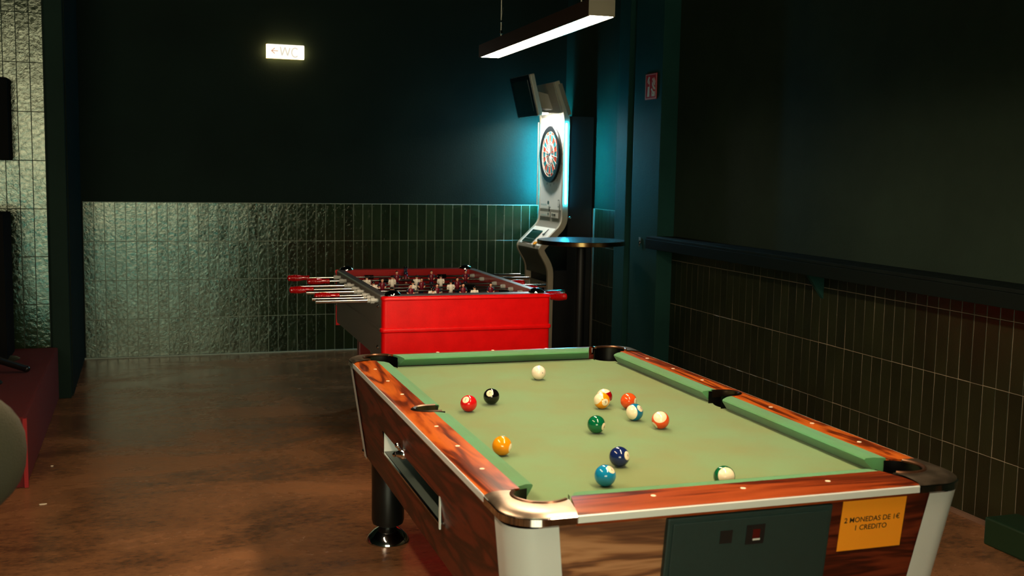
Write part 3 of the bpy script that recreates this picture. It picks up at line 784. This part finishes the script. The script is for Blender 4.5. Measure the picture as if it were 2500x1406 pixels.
# ------------------------------------------------------------------ foosball table
KF = (CAM_Z-.84)/(CAM_Z-.885)
XF = KX(KF); FFZ = CAM_Z - CAM_Z/KF
ft = empty('foosball_table', (1.491*KF, 5.728*KF, 0), -.010, 'red and grey foosball table with chrome rods behind the pool table', 'foosball table')
def Fo(name, bm, mat, parent=ft, **kw): return fin(name, bm, mat, parent, X=XF, **kw)
FW, FL, FT = .425, .715, .885
FB = .572; FM = .722
def rrect(hx, hy, r, n=5):
    return arc(hx-r, hy-r, r, 0, 90, n) + arc(-hx+r, hy-r, r, 90, 180, n) + arc(-hx+r, -hy+r, r, 180, 270, n) + arc(hx-r, -hy+r, r, 270, 360, n)
for s in (-1, 1):
    # red end boxes wrapping the corners
    bm = B()
    def endprof(hx, y_out, y_in, r=.025):
        return [(-hx, y_in)] + [(-hx, s*0+y_out-r if s > 0 else y_out+r)] + [] 
    ys_, yi_ = s*FL, s*(FL-.085)
    def ep(ex): 
        hx = FW+ex; yo = FL+ex; r = .022
        pts = [(hx-.0, FL-.028)] + arc(hx-r, yo-r, r, 0, 90, 5) + arc(-hx+r, yo-r, r, 90, 180, 5) + [(-hx, FL-.028)]
        return [(p[0], s*p[1]) for p in pts]
    lv = [(0, FB-.02), (0, FM-.012), (.006, FM-.008), (.008, FM), (.006, FM+.008), (0, FM+.012), (0, FT-.02), (.0035, FT-.016), (.0035, FT-.008), (0, FT-.003), (-.006, FT)]
    loft(bm, [[(p[0], p[1], z) for p in ep(ex)] for ex, z in lv])
    Fo('end_cabinet', bm, M_red, smooth=True)
    bm = B(); box(bm, -FW+.033, FW-.033, min(s*(FL-.085), s*(FL-.0285)), max(s*(FL-.085), s*(FL-.0285)), FB, FT); Fo('end_block', bm, M_redin)
    bm = B(); box(bm, -FW+.03, FW-.03, min(s*(FL-.083), s*(FL-.012)), max(s*(FL-.083), s*(FL-.012)), FT+.0004, FT+.003)
    Fo('end_rim', bm, M_rimgrey if s < 0 else M_redin)
    for sx in (-1, 1):
        bm = B(); lathe(bm, [(.040, FT), (.040, FT+.006), (.034, FT+.015), (.022, FT+.022), (.010, FT+.0255), (.001, FT+.026)], 20, 'Z', (sx*.366, s*.662, 0)); Fo('corner_dome', bm, M_chrome, smooth=True)
for sx in (-1, 1):
    # side walls
    bm = B(); pl = [(-FL+.05, FB), (FL-.20, FB-.002), (FL-.035, FB+.10), (FL-.035, FT-.012), (-FL+.05, FT-.012)]
    pl = [(-FL+.0285, FB), (FL-.05, FB), (FL-.0285, FB+.02), (FL-.0285, FT-.006), (-FL+.0285, FT-.006)]
    prism(bm, pl, lambda y, z: (sx*(FW-.004), y, z), lambda y, z: (sx*(FW-.032), y, z)); Fo('side_panel', bm, M_greyv)
    bm = B(); prism(bm, [(-FL+.085, FT-.08), (FL-.085, FT-.08), (FL-.085, FT), (-FL+.085, FT)], lambda y, z: (sx*(FW-.0325), y, z), lambda y, z: (sx*(FW-.040), y, z)); Fo('inner_liner', bm, M_redin)
    bm = B(); loft(bm, [[(sx*(FW-.002), y, FT-.006), (sx*(FW-.004), y, FT+.002), (sx*(FW-.038), y, FT+.002), (sx*(FW-.040), y, FT-.006)] for y in (-FL+.06, FL-.06)]); Fo('side_rim', bm, M_rimgrey)
    bm = B(); loft(bm, [[(sx*(FW-.003), y, FM-.004), (sx*(FW+.004), y, FM-.002), (sx*(FW+.004), y, FM+.003), (sx*(FW-.003), y, FM+.005)] for y in (-FL+.06, FL-.03)]); Fo('side_moulding', bm, M_greyv)
    for (y, z) in ((FL-.04, .68), (-FL+.10, .83), (-FL+.10, .63)):
        bm = B(); ellipsoid(bm, (sx*(FW+.001), y, z), .008, .010, .010, 10, 6); Fo('stud', bm, M_chrome, smooth=True)
bm = B(); box(bm, -FW+.041, FW-.041, -FL+.086, FL-.086, .70, .775); Fo('pitch', bm, M_pitch)
bm = B(); box(bm, -.12, .12, .628, .632, .80, .87); Fo('goal_panel', bm, M_redin)
for sx in (-1, 1):
    for sy in (-1, 1):
        bm = B(); x0, y0 = sx*.305, sy*.42
        loft(bm, [[(x0+sx*e+a*w_, y0+sy*e+b_*w_, z) for a, b_ in ((-1, -1), (1, -1), (1, 1), (-1, 1))] for e, w_, z in ((0, .035, FB+.02), (0.0, .030, FFZ+.02))], )
        lg = Fo('leg', bm, pmat('dark_red_leg', '8a0c10', .35), bevel=.006)
        bm = B(); lathe(bm, [(.02, FFZ+.022), (.03, FFZ+.012), (.032, FFZ)], 14, 'Z', (x0, y0, 0)); Fo('foot', bm, M_blackgloss, lg)
# figures
def figure(team, flip=False):
    """a foosball figure standing on a rod through its waist (origin)."""
    bm = B(); mats = [M_skin, M_hair, M_white if team == 'w' else M_claret, M_white if team == 'w' else M_navy, M_white if team == 'w' else M_navy]
    def ring(cx, cy, z, rx, ry, n=10): return [(cx+rx*math.cos(2*PI*i/n), cy+ry*math.sin(2*PI*i/n), z) for i in range(n)]
    loft(bm, [ring(0, 0, -.012, .0105, .0095), ring(0, 0, .004, .0115, .0095), ring(0, 0, .018, .0145, .0095), ring(0, 0, .026, .0155, .0085), ring(0, 0, .031, .0085, .0065), ring(0, 0, .033, .004, .004)], mi=2)
    loft(bm, [ring(0, 0, .031, .0042, .0042), ring(0, 0, .037, .0040, .0042)], mi=0)
    ellipsoid(bm, (0, 0, .043), .0075, .0082, .0092, 12, 8, mi=0)
    s = -1 if team != 'w' else 1     # facing -y for red, +y for white
    ellipsoid(bm, (0, -s*.0018, .0465), .0080, .0082, .0078, 12, 8, mi=1)
    ellipsoid(bm, (0, s*.0084, .0425), .0014, .0018, .0018, 6, 4, mi=0)
    for a in (-1, 1):
        cyl(bm, (a*.0150, 0, .026), (a*.0190, 0, .012), .0050, 8, .0045, mi=4 if team != 'w' else 2)
        cyl(bm, (a*.0190, 0, .012), (a*.0120, s*.006, .001), .0036, 8, .0030, mi=0 if team != 'w' else 2)
        ellipsoid(bm, (a*.0155, 0, .026), .0050, .0050, .0048, 8, 6, mi=4 if team != 'w' else 2)
    loft(bm, [ring(0, 0, -.012, .0115, .0095), ring(0, 0, -.022, .0120, .0090), ring(0, 0, -.026, .0110, .0080)], mi=3)
    for a in (-1, 1): cyl(bm, (a*.0052, 0, -.024), (a*.0050, 0, -.052), .0052, 8, .0042, mi=3 if team != 'w' else 2)
    loft(bm, [ring(0, s*.002, -.052, .0115, .0100), ring(0, s*.003, -.060, .0120, .0125)], mi=1)
    if flip: bmesh.ops.transform(bm, matrix=Matrix.Rotation(PI*.93, 4, 'X'), verts=bm.verts[:])
    bmesh.ops.scale(bm, vec=(KF, KF, KF), verts=bm.verts[:])
    bmesh.ops.recalc_face_normals(bm, faces=bm.faces[:])
    me = bpy.data.meshes.new('figure'); bm.to_mesh(me); bm.free()
    for m in mats: me.materials.append(m)
    me.polygons.foreach_set('use_smooth', [True]*len(me.polygons)); return me
FIG = {'w': figure('w'), 'r': figure('r'), 'rf': figure('r', True)}
def handle_mesh(bm, x0, x1):
    d = 1 if x1 > x0 else -1; L = abs(x1-x0)
    prof = [(.004, 0), (.0125, 0), (.0135, .03), (.0130, .10), (.0115, .22), (.0145, .34)]
    n = 9
    for i in range(n):
        t = .38+.54*i/n; r = .0150+.0035*math.sin(PI*(i+.5)/n)
        prof += [(r-.0018, t), (r, t+.018), (r, t+.036)]
    prof += [(.0150, .94), (.0105, .975), (.004, 1.0)]
    lathe(bm, [(r*1.12, L*t*d) for r, t in prof], 18, 'X', (x0, 0, 0))
ZROD = .855
rods = [  # y, left end, right end, left is handle, team, figures
    (.525, -.730, .679, True, 'r', [-.036], 'rf'), (.325, -.644, .667, True, 'r', [-.134, .070, .275], 'r'),
    (.075, -.710, .557, False, 'w', [-.353, -.213, -.075, .062], 'w'), (-.085, -.789, .626, True, 'r', [-.300, -.086, .113], 'r'),
    (-.225, -.720, .531, False, 'w', [-.374, -.166, .040], 'w'), (-.385, -.702, .623, True, 'r', [-.213, -.076, .063, .212], 'r'),
    (-.500, -.726, .564, False, 'w', [-.335, -.129, .091], 'w'), (-.600, -.724, .556, False, 'w', [-.150], 'w')]
for (ry, xl, xr, lefth, team, figs, fk) in rods:
    o_ = (0, ry, ZROD)
    def at(bm): bmesh.ops.translate(bm, vec=(0, ry, ZROD), verts=bm.verts[:]); return bm
    bm = B(); HLn = .125
    a0 = xl+HLn-.02 if lefth else xl+.05; a1 = xr-HLn+.02 if not lefth else xr-.05
    cyl(bm, (a0, 0, 0), (a1, 0, 0), .0058, 12); rod = Fo('rod', at(bm), M_rod, smooth=True)
    bm = B()
    if lefth: handle_mesh(bm, xl+HLn, xl)
    else: handle_mesh(bm, xr-HLn, xr)
    Fo('handle', at(bm), M_handle, rod, smooth=True)
    bm = B()   # wide telescopic sleeve on the other side
    if lefth: cyl(bm, (FW+.05, 0, 0), (xr, 0, 0), .0098, 14)
    else: cyl(bm, (-FW-.05, 0, 0), (xl, 0, 0), .0098, 14)
    Fo('sleeve', at(bm), M_rod, rod, smooth=True)
    for sx in (-1, 1):
        bm = B(); wide = (lefth and sx > 0) or (not lefth and sx < 0)
        rw = .0165 if wide else .0135
        lathe(bm, [(r, sx*h) for r, h in ([(.0105, -.002), (.0105, .017), (rw, .018), (rw, .036), (.0115, .037)] + ([(.0115, .052)] if wide else [(.0115, .039)]))], 8, 'X', (sx*FW, 0, 0))
        Fo('bushing', at(bm), M_collar, rod)
        bm = B(); lathe(bm, [(.0125, -sx*.040), (.0125, -sx*.058), (.010, -sx*.0585), (.010, -sx*.066)], 12, 'X', (sx*FW, 0, 0)); Fo('inner_bushing', at(bm), M_collar, rod)
    for fx in figs:
        me = FIG[fk]; g = bpy.data.objects.new('figure', me); COL.objects.link(g); g.parent = rod
        g.location = XF @ Vector((fx, ry, ZROD))
    ext = [figs[0]-.075, figs[-1]+.075] if len(figs) > 1 else []
    if len(figs) == 1: ext = [figs[0]-.22, figs[0]+.22]
    for ex in ext:
        if abs(ex) > FW-.09: continue
        bm = B(); n_ = 5
        lathe(bm, [p for i in range(n_) for p in ((.0125, ex-.028+.011*i), (.0125, ex-.028+.011*i+.008), (.0112, ex-.028+.011*i+.0095))], 12, 'X', (0, 0, 0)); Fo('bumper', at(bm), M_blackgloss, rod)

# ------------------------------------------------------------------ dart machine (faces -x, stands against the right wall)
dm = empty('dart_machine', (3.2, 8.37, 0), 0, 'white electronic dart machine with cyan light tubes in the far right corner', 'dart machine')
def D(name, bm, mat, parent=dm, **kw): return fin(name, bm, mat, parent, X=Matrix.Translation((-3.2, -8.37, 0)), **kw)
YN, YF = 8.09, 8.65
def bend(P, r=.05, n=6):
    out = [P[0]]
    for a, b, c in zip(P[:-2], P[1:-1], P[2:]):
        a, b, c = Vector(a), Vector(b), Vector(c); d1 = (a-b).normalized(); d2 = (c-b).normalized()
        rr_ = min(r, (a-b).length*.45, (c-b).length*.45); p0, p1 = b+d1*rr_, b+d2*rr_
        for i in range(n+1):
            t = i/n; out.append(tuple(p0.lerp(b, t).lerp(b.lerp(p1, t), t)))
    out.append(P[-1]); return out
def offset(P, d):
    r = []
    for i, p in enumerate(P):
        a = Vector(P[max(i-1, 0)]); b = Vector(P[min(i+1, len(P)-1)]); t = (b-a).normalized(); n = Vector((-t.y, t.x))
        r.append((p[0]+n.x*d, p[1]+n.y*d))
    return r
# profile in x-z from the floor up (front face)
spine = bend([(3.053, 0.004), (3.053, .715), (2.958, .872), (3.165, 1.075), (3.165, 1.93), (3.070, 2.19)], .055)
def seg_between(za, zb): return [p for p in spine if za-1e-6 <= p[1] <= zb+1e-6]
def shell(name, P, y0, y1, mat, th=-.012, parent=dm, smooth=True):
    Q = offset(P, th); bm = B(); pl = P + Q[::-1]
    prism(bm, pl, lambda x, z: (x, y0, z), lambda x, z: (x, y1, z)); return D(name, bm, mat, parent, smooth=smooth)
# side trims: thick bands following the profile at both sides
for (ya, yb_) in ((YN, YN+.03), (YF-.03, YF)):
    P = spine; Q = offset(P, -.046)
    bm = B(); pl = P + Q[::-1]; prism(bm, pl, lambda x, z: (x, ya, z), lambda x, z: (x, yb_, z)); D('side_trim', bm, M_mbeige, smooth=True)
def subspine(z0, z1):
    P = []
    for a, b in zip(spine[:-1], spine[1:]):
        for i in range(4):
            t = i/4; P.append((a[0]+(b[0]-a[0])*t, a[1]+(b[1]-a[1])*t))
    P.append(spine[-1]); return [p for p in P if z0 <= p[1] <= z1]
y0, y1 = YN+.031, YF-.031
def inset(P, d=-.003): return offset(P, d)
shell('lower_panel', inset([(3.053, .02), (3.053, .60)]), y0, y1, M_mtaupe)
shell('knee_panel', inset([p for p in subspine(.60, .872) if True]), y0, y1, M_mdark)
tipi = min(range(len(spine)), key=lambda i: spine[i][0])
con = [p for p in spine[tipi:] if p[1] < 1.075]
shell('console_nose', inset(con[:4]+[(con[3][0]*.8+con[4][0]*.2, con[3][1]*.8+con[4][1]*.2)]), y0, y1, M_mtaupe)
cn = [p for p in spine if p[1] > .885 and p[1] < 1.03 and p[0] > 2.97]
shell('console_top', inset([(2.985, .899), (3.125, 1.036)]), y0, y1, M_mwhite)
shell('curved_neck', inset([(3.125, 1.036), (3.150, 1.062), (3.162, 1.085), (3.165, 1.11), (3.165, 1.18)]), y0, y1, M_mtaupe)
up = shell('board_panel', inset([(3.165, 1.182), (3.165, 1.93)]), y0, y1, M_mwhite)
shell('canopy', inset([(3.165, 1.93), (3.158, 1.955), (3.070, 2.19)]), y0, y1, M_mtaupe)
bm = B(); box(bm, 3.215, 3.42, YN+.004, YF-.004, .01, 1.93); D('rear_cabinet', bm, M_black)
bm = B(); box(bm, 3.108, 3.215, YN+.004, YF-.004, .01, .70); D('rear_filler', bm, M_black)
# second slab leaning behind the canopy
bm = B(); P = [(3.192, 1.935), (3.105, 2.175)]; pl = P+offset(P, -.03)[::-1]; prism(bm, pl, lambda x, z: (x, YN-.012, z), lambda x, z: (x, YN+.11, z)); D('canopy_cheek', bm, M_mtaupe)
bm = B(); P = [(3.163, 1.935), (3.082, 2.17)]; pl = P+offset(P, -.028)[::-1]; prism(bm, pl, lambda x, z: (x, YN+.034, z), lambda x, z: (x, YN+.05, z)); D('canopy_rib', bm, pmat('pale_green_grey', 'a9b49c', .35))
# console details
sl = Vector((.14, 0, .137)).normalized(); snm = Vector((-sl.z, 0, sl.x))
def CP(t, y, d): p = Vector((2.985, y, .899)) + sl*t + snm*(d+.003); return p
def cplate(t0, t1, ya, yb_, d0, d1, name, mat):
    bm = B(); loft(bm, [[CP(t, y, d) for t, y in ((t0, ya), (t1, ya), (t1, yb_), (t0, yb_))] for d in (d0, d1)]); return D(name, bm, mat)
cplate(.012, .150, 8.33, 8.56, -.002, .002, 'touch_screen', M_screen)
cplate(.05, .052, 8.33, 8.56, .002, .0026, 'screen_line', M_alu)
cplate(.115, .175, 8.235, 8.243, -.001, .002, 'card_slot', M_black)
cplate(.110, .122, 8.225, 8.265, -.001, .003, 'coin_hole', M_black)
cplate(.0, .03, 8.215, 8.275, -.001, .002, 'yellow_sticker', pmat('yellow_sticker_print', 'f2a51c', .5))
# neck labels
xf = 3.162
def vplate(name, ya, yb_, za, zb, mat, d0=0, d1=.003, x=xf):
    bm = B(); box(bm, x-d1, x-d0, ya, yb_, za, zb); return D(name, bm, mat)
vplate('label_card', 8.37, 8.60, 1.118, 1.158, M_signwhite); vplate('coin_plate', 8.17, 8.33, 1.116, 1.160, M_signwhite)
vplate('coin_slot', 8.228, 8.275, 1.134, 1.147, M_black, .003, .005)
M_pale = pmat('pale_teal_print', '7fa8a4', .5); M_demb = pmat('dark_teal_print', '24504c', .4)
xl_ = xf-.0036
def ft_(name, s, size, y, z, mat, x=xl_, rot=0):
    X = Matrix.Translation((-3.2, -8.37, 0)) @ frame((x, y, z), (0, -1, 0), (0, 0, 1)) @ Matrix.Rotation(rot, 4, 'Z'); return text(name, s, size, mat, X, up, depth=.0002)
ft_('lettering', 'RADIKALDARTS', .021, 8.51, 1.205+.01, M_pale, xf-.0005)
ft_('lettering', 'RADIKALDARTS', .017, 8.50, 1.130, M_pale)
for (y, z, r) in ((8.40, 1.235, .016), (8.395, 1.143, .012), (8.30, 1.14, .011)):
    bm = B(); lathe(bm, [(r, 0), (r, -.0035), (r*.9, -.0045)], 16, 'X', (xf-.001, y, z)); D('round_emblem', bm, M_demb)
vplate('vertical_label', 8.155, 8.185, 1.205, 1.265, M_demb, 0, .001)
vplate('vertical_label', 8.160, 8.180, 1.211, 1.259, M_mwhite, .001, .0016)
# lower door details
vplate('instruction_card', 8.52, 8.60, .50, .585, M_signwhite, -.002, .002, 3.053)
bm = B(); prism(bm, [(y, z) for y, z in ((8.16, .36), (8.34, .36), (8.34, .53), (8.32, .56), (8.29, .565), (8.285, .585), (8.215, .585), (8.21, .565), (8.18, .56), (8.16, .53))], lambda y, z: (3.054, y, z), lambda y, z: (3.038, y, z)); D('coin_return', bm, M_blackgloss)
bm = B(); ellipsoid(bm, (3.036, 8.19, .49), .004, .006, .006, 8, 6); D('lock', bm, M_chrome)
bm = B(); cyl(bm, (3.22, YN+.004, 1.125), (3.22, YN-.028, 1.125), .006, 8); ellipsoid(bm, (3.22, YN-.03, 1.125), .010, .010, .010, 10, 6); D('side_knob', bm, M_chrome, smooth=True)
bm = B(); cyl(bm, (xf-.002, 8.345, 1.20), (xf-.012, 8.345, 1.20), .005, 8); cyl(bm, (xf-.010, 8.345, 1.20), (xf-.016, 8.335, 1.165), .0028, 6); D('key', bm, M_chrome)
# light tubes and seats
for s, yy_ in ((-1, YN-.003), (1, YF+.009)):
    bm = B(); rt_ = .0044 if s < 0 else .0125; cyl(bm, (3.190, yy_, 1.235), (3.182, yy_, 1.872), rt_, 12); D('light_tube', bm, M_tube)
bm = B(); box(bm, 3.150, 3.156, YF+.0005, YF+.009, 1.20, 1.90); D('tube_lip', bm, M_mbeige)
# dartboard
BY, BZ, BR = 8.365, 1.632, .232
bd = bm = B(); lathe(bm, [(BR, 0), (BR, -.012), (BR-.006, -.018), (BR-.045, -.016), (BR-.046, -.008), (.002, -.008)], 48, 'X', (xf, BY, BZ))
board = D('dartboard', bm, pmat('black_board_ring', '121417', .3), smooth=True)
def XB(v): return v
bm = B(); RI = BR-.046; xs_ = xf-.0095
rings_ = [(.016, .085, 0), (.085, .100, 1), (.100, .160, 0), (.160, RI, 1)]
M_seg = [pmat('board_blue', '14707c', .4), pmat('board_red', 'b0341c', .4), pmat('board_white', 'e4ded0', .4), pmat('board_black', '101216', .4)]
for k in range(20):
    a0, a1 = math.radians(k*18-9+90), math.radians(k*18+9+90)
    for (r0, r1, kind) in rings_:
        g = .0012
        pts = [(r*math.cos(a), r*math.sin(a)) for r, a in ((r0+g, a0+.01), (r1-g, a0+.01), (r1-g, (a0+a1)/2), (r1-g, a1-.01), (r0+g, a1-.01), (r0+g, (a0+a1)/2))]
        f = bm.faces.new([bm.verts.new((xs_, BY-p[0], BZ+p[1])) for p in pts])
        f.material_index = ((0 if k % 2 else 1) if kind == 0 else (1 if k % 2 else 0))
D('board_segments', bm, M_seg, board)
bm = B()
for k in range(20):
    a = math.radians(k*18+9+90); stroke_r = RI-.002
    cyl(bm, (xs_-.002, BY-.016*math.cos(a), BZ+.016*math.sin(a)), (xs_-.002, BY-stroke_r*math.cos(a), BZ+stroke_r*math.sin(a)), .0014, 5)
for r in (.085, .100, .160, RI-.003):
    sweep(bm, [(xs_-.002, BY-r*math.cos(2*PI*i/40), BZ+r*math.sin(2*PI*i/40)) for i in range(41)], .0015, 5)
D('spider', bm, M_signwhite, board)
bm = B(); lathe(bm, [(.016, 0), (.016, -.004), (.007, -.006), (.002, -.006)], 16, 'X', (xs_, BY, BZ)); D('bullseye', bm, pmat('board_dark_blue', '1b3f55', .4), board)
nums = [20, 1, 18, 4, 13, 6, 10, 15, 2, 17, 3, 19, 7, 16, 8, 11, 14, 9, 12, 5]
for k, nmb in enumerate(nums):
    a = math.radians(90-k*18); r = BR+.022
    X = Matrix.Translation((-3.2, -8.37, 0)) @ frame((xf-.0003, BY-r*math.cos(a), BZ+r*math.sin(a)), (0, -1, 0), (0, 0, 1))
    text('board_number', str(nmb), .026, pmat('grey_print', '3a3d3c', .5) if k == 0 else bpy.data.materials['grey_print'], X, board, bold=0, depth=.0002)
# head light under the monitor
# monitor
ms = empty
mc = Vector((2.928, 8.365, 2.08)); tilt = Vector((2.954-2.878, 0, 1.935-2.238)).normalized()   # downward along the face
mn = Vector((tilt.z, 0, -tilt.x)).normalized()
if mn.x > 0: mn = -mn
def MP(t, y, d): return Vector((2.916, y, 2.0865)) + tilt*t + mn*d
def mplate(t0, t1, ya, yb_, d0, d1, name, mat, parent=dm, bev=0):
    bm = B(); loft(bm, [[MP(t, y, d) for t, y in ((t0, ya), (t1, ya), (t1, yb_), (t0, yb_))] for d in (d0, d1)]); return D(name, bm, mat, parent, bevel=bev)
mo = mplate(-.165, .165, 8.125, 8.605, -.042, -.0005, 'monitor', M_mbeige, dm, .01)
mplate(-.163, .163, 8.128, 8.602, 0, .006, 'bezel', M_blackgloss, mo, .003)
mplate(-.125, .125, 8.185, 8.545, .0062, .0072, 'screen', M_screen, mo)
bm = B(); loft(bm, [[MP(t, y, -.042) for t, y in ((-.05, 8.30), (.09, 8.30), (.09, 8.45), (-.05, 8.45))], [(3.10, 8.30, 2.11), (3.145, 8.30, 1.99), (3.145, 8.45, 1.99), (3.10, 8.45, 2.11)]]); D('monitor_arm', bm, M_mtaupe)
bm = B(); box(bm, 3.004, 3.13, 8.16, 8.56, 1.955, 1.965); D('light_housing', bm, M_mtaupe)
bm = B(); box(bm, 3.01, 3.065, 8.20, 8.52, 1.948, 1.9545); D('head_light', bm, emis('board_light', (1.0, 1.0, .90), L_BOARD*30))

# ------------------------------------------------------------------ round high table in front of it
rt = empty('bar_table', (2.967, 7.2, 0), 0, 'round high bar table with bronze edge in front of the dart machine', 'table')
RT = .315; zt = 1.008
bm = B(); lathe(bm, [(.002, zt-.001), (RT-.002, zt-.001), (RT, zt-.003), (RT, zt-.003)], 64, 'Z'); fin('table_top', bm, M_tabletop, rt, smooth=True)
bm = B(); lathe(bm, [(.002, zt-.0325), (RT, zt-.0325), (RT+.0012, zt-.031), (RT+.0012, zt-.004), (RT, zt-.0025), (.002, zt-.0025)], 64, 'Z'); fin('edge_band', bm, M_brass, rt, smooth=True)
bm = B(); lathe(bm, [(.036, .02), (.036, zt-.06), (.09, zt-.05), (.09, zt-.033)], 24, 'Z'); fin('pedestal', bm, M_black, rt, smooth=True)
bm = B(); lathe(bm, [(.23, 0), (.23, .010), (.20, .016), (.036, .022)], 40, 'Z'); fin('base_plate', bm, M_black, rt, smooth=True)

# ------------------------------------------------------------------ red platform and what stands on it
pf = empty('carpet_platform', (-1.5, 6.2, 0), 0, 'low red carpeted platform along the left side of the room', 'platform')
bm = B(); box(bm, -1.6, .965, -.90, 1.105, 0, .332); fin('carpeted_block', bm, M_redcarpet, pf, bevel=.012)
bm = B(); box(bm, .955, .972, -.905, -.885, 0.002, .325); fin('lit_corner_strip', bm, pmat('lit_corner_red', '8c0c10', .8), pf)  # lamplight on the near corner, put in as a strip of brighter red
sk = empty('floor_speaker', (-1.02, 7.0, .332), 0, 'tall black speaker cabinet on the red platform against the tiles', 'speaker')
bm = B(); box(bm, -.26, .25, -.19, .19, 0, .86); fin('cabinet', bm, M_dull, sk, bevel=.01)
bm = B(); box(bm, -.22, .21, -.196, -.191, .05, .80); fin('grille', bm, M_dull, sk)
ws = empty('wall_speaker', (-.905, 7.32, 1.745), 0, 'black box speaker mounted on the green tiles at the left edge', 'speaker')
bm = B(); box(bm, -.18, .14, -.16, .03, -.245, .245); fin('cabinet', bm, M_dull, ws, bevel=.008)
bm = B(); box(bm, -.03, .03, .03, .047, -.05, .05); fin('mount', bm, M_black, ws)
bm = B()
a_, b_ = Vector((-.93, 6.20, .52)), Vector((-.635, 6.42, .358)); 
cyl(bm, a_, b_, .019, 12); ellipsoid(bm, b_, .022, .022, .020, 12, 8); ellipsoid(bm, a_, .02, .02, .02, 10, 6)
cyl(bm, a_, a_+Vector((-.05, -.02, .55)), .018, 12)
cyl(bm, a_, a_+Vector((-.28, -.14, -.165)), .019, 12); cyl(bm, a_, a_+Vector((-.05, .30, -.165)), .019, 12)
o = fin('tripod_stand', bm, pmat('black_tube', '0b0b0b', .3), None, smooth=True); tag(o, 'black tripod stand with thick tubular legs on the red platform', 'stand')
bm = B(); lathe(bm, [(.075, 0), (.078, .006), (.07, .014), (.02, .018), (.002, .018)], 24, 'Z')
o = fin('floor_disc', bm, M_black, None, smooth=True); o.location = (-.80, 6.15, .332); tag(o, 'flat black round base lying on the red platform', 'base')
bm = B(); lathe(bm, [(.085, 0), (.088, .006), (.075, .014), (.02, .018), (.002, .018)], 24, 'Z')
o = fin('metal_base', bm, pmat('dark_olive_metal', '2c2c20', .4), None, smooth=True); o.location = (-.80, 7.02-.12, .332); tag(o, 'dark round metal base on the platform close to the tiled wall', 'base')

# ------------------------------------------------------------------ padded stool at the left edge
so = empty('padded_stool', (-.655, 2.38, 0), .25, 'olive upholstered high stool with a rounded backrest at the left edge', 'stool')
def superpad(bm, c, a, b_, h, n=2.6, seg=36, rings=14):
    R = []
    for i in range(rings+1):
        ph = -PI/2+PI*i/rings; cr_ = max(.02, abs(math.cos(ph))**.55); sy_ = math.copysign(abs(math.sin(ph))**.7, math.sin(ph))
        ring = []
        for k in range(seg):
            t = 2*PI*k/seg; cx = math.copysign(abs(math.cos(t))**(2/n), math.cos(t)); cz = math.copysign(abs(math.sin(t))**(2/n), math.sin(t))
            ring.append((c[0]+a*cr_*cx, c[1]+b_*sy_, c[2]+h*cr_*cz))
        R.append(ring)
    loft(bm, R)
bm = B(); superpad(bm, (.165, .0, .880), .255, .055, .165, 2.3); fin('backrest', bm, M_olive, so, smooth=True)
bm = B(); superpad(bm, (-.02, -.16, .60), .20, .20, .05, 2.6)
bm.free(); bm = B(); lathe(bm, [(.002, .56), (.17, .56), (.195, .575), (.20, .60), (.19, .63), (.15, .645), (.002, .648)], 32, 'Z', (-.02, -.18, 0)); fin('seat', bm, M_olive, so, smooth=True)
for sx in (-1, 1):
    bm = B(); cyl(bm, (-.02+sx*.08, -.02, .60), (.04+sx*.08, 0, .80), .012, 10); fin('back_support', bm, M_black, so)
    for sy in (-1, 1):
        bm = B(); cyl(bm, (-.02+sx*.12, -.18+sy*.12, .57), (-.02+sx*.2, -.18+sy*.2, 0), .014, 10, .011); fin('leg', bm, M_black, so)

# ------------------------------------------------------------------ green plinth, lower right
bm = B(); box(bm, 3.245, XR-.02, 2.3, 3.46, .0, .115)
o = fin('green_plinth', bm, M_greenbox, None, bevel=.008); tag(o, 'low dark green painted plinth on the floor against the right wall', 'plinth')
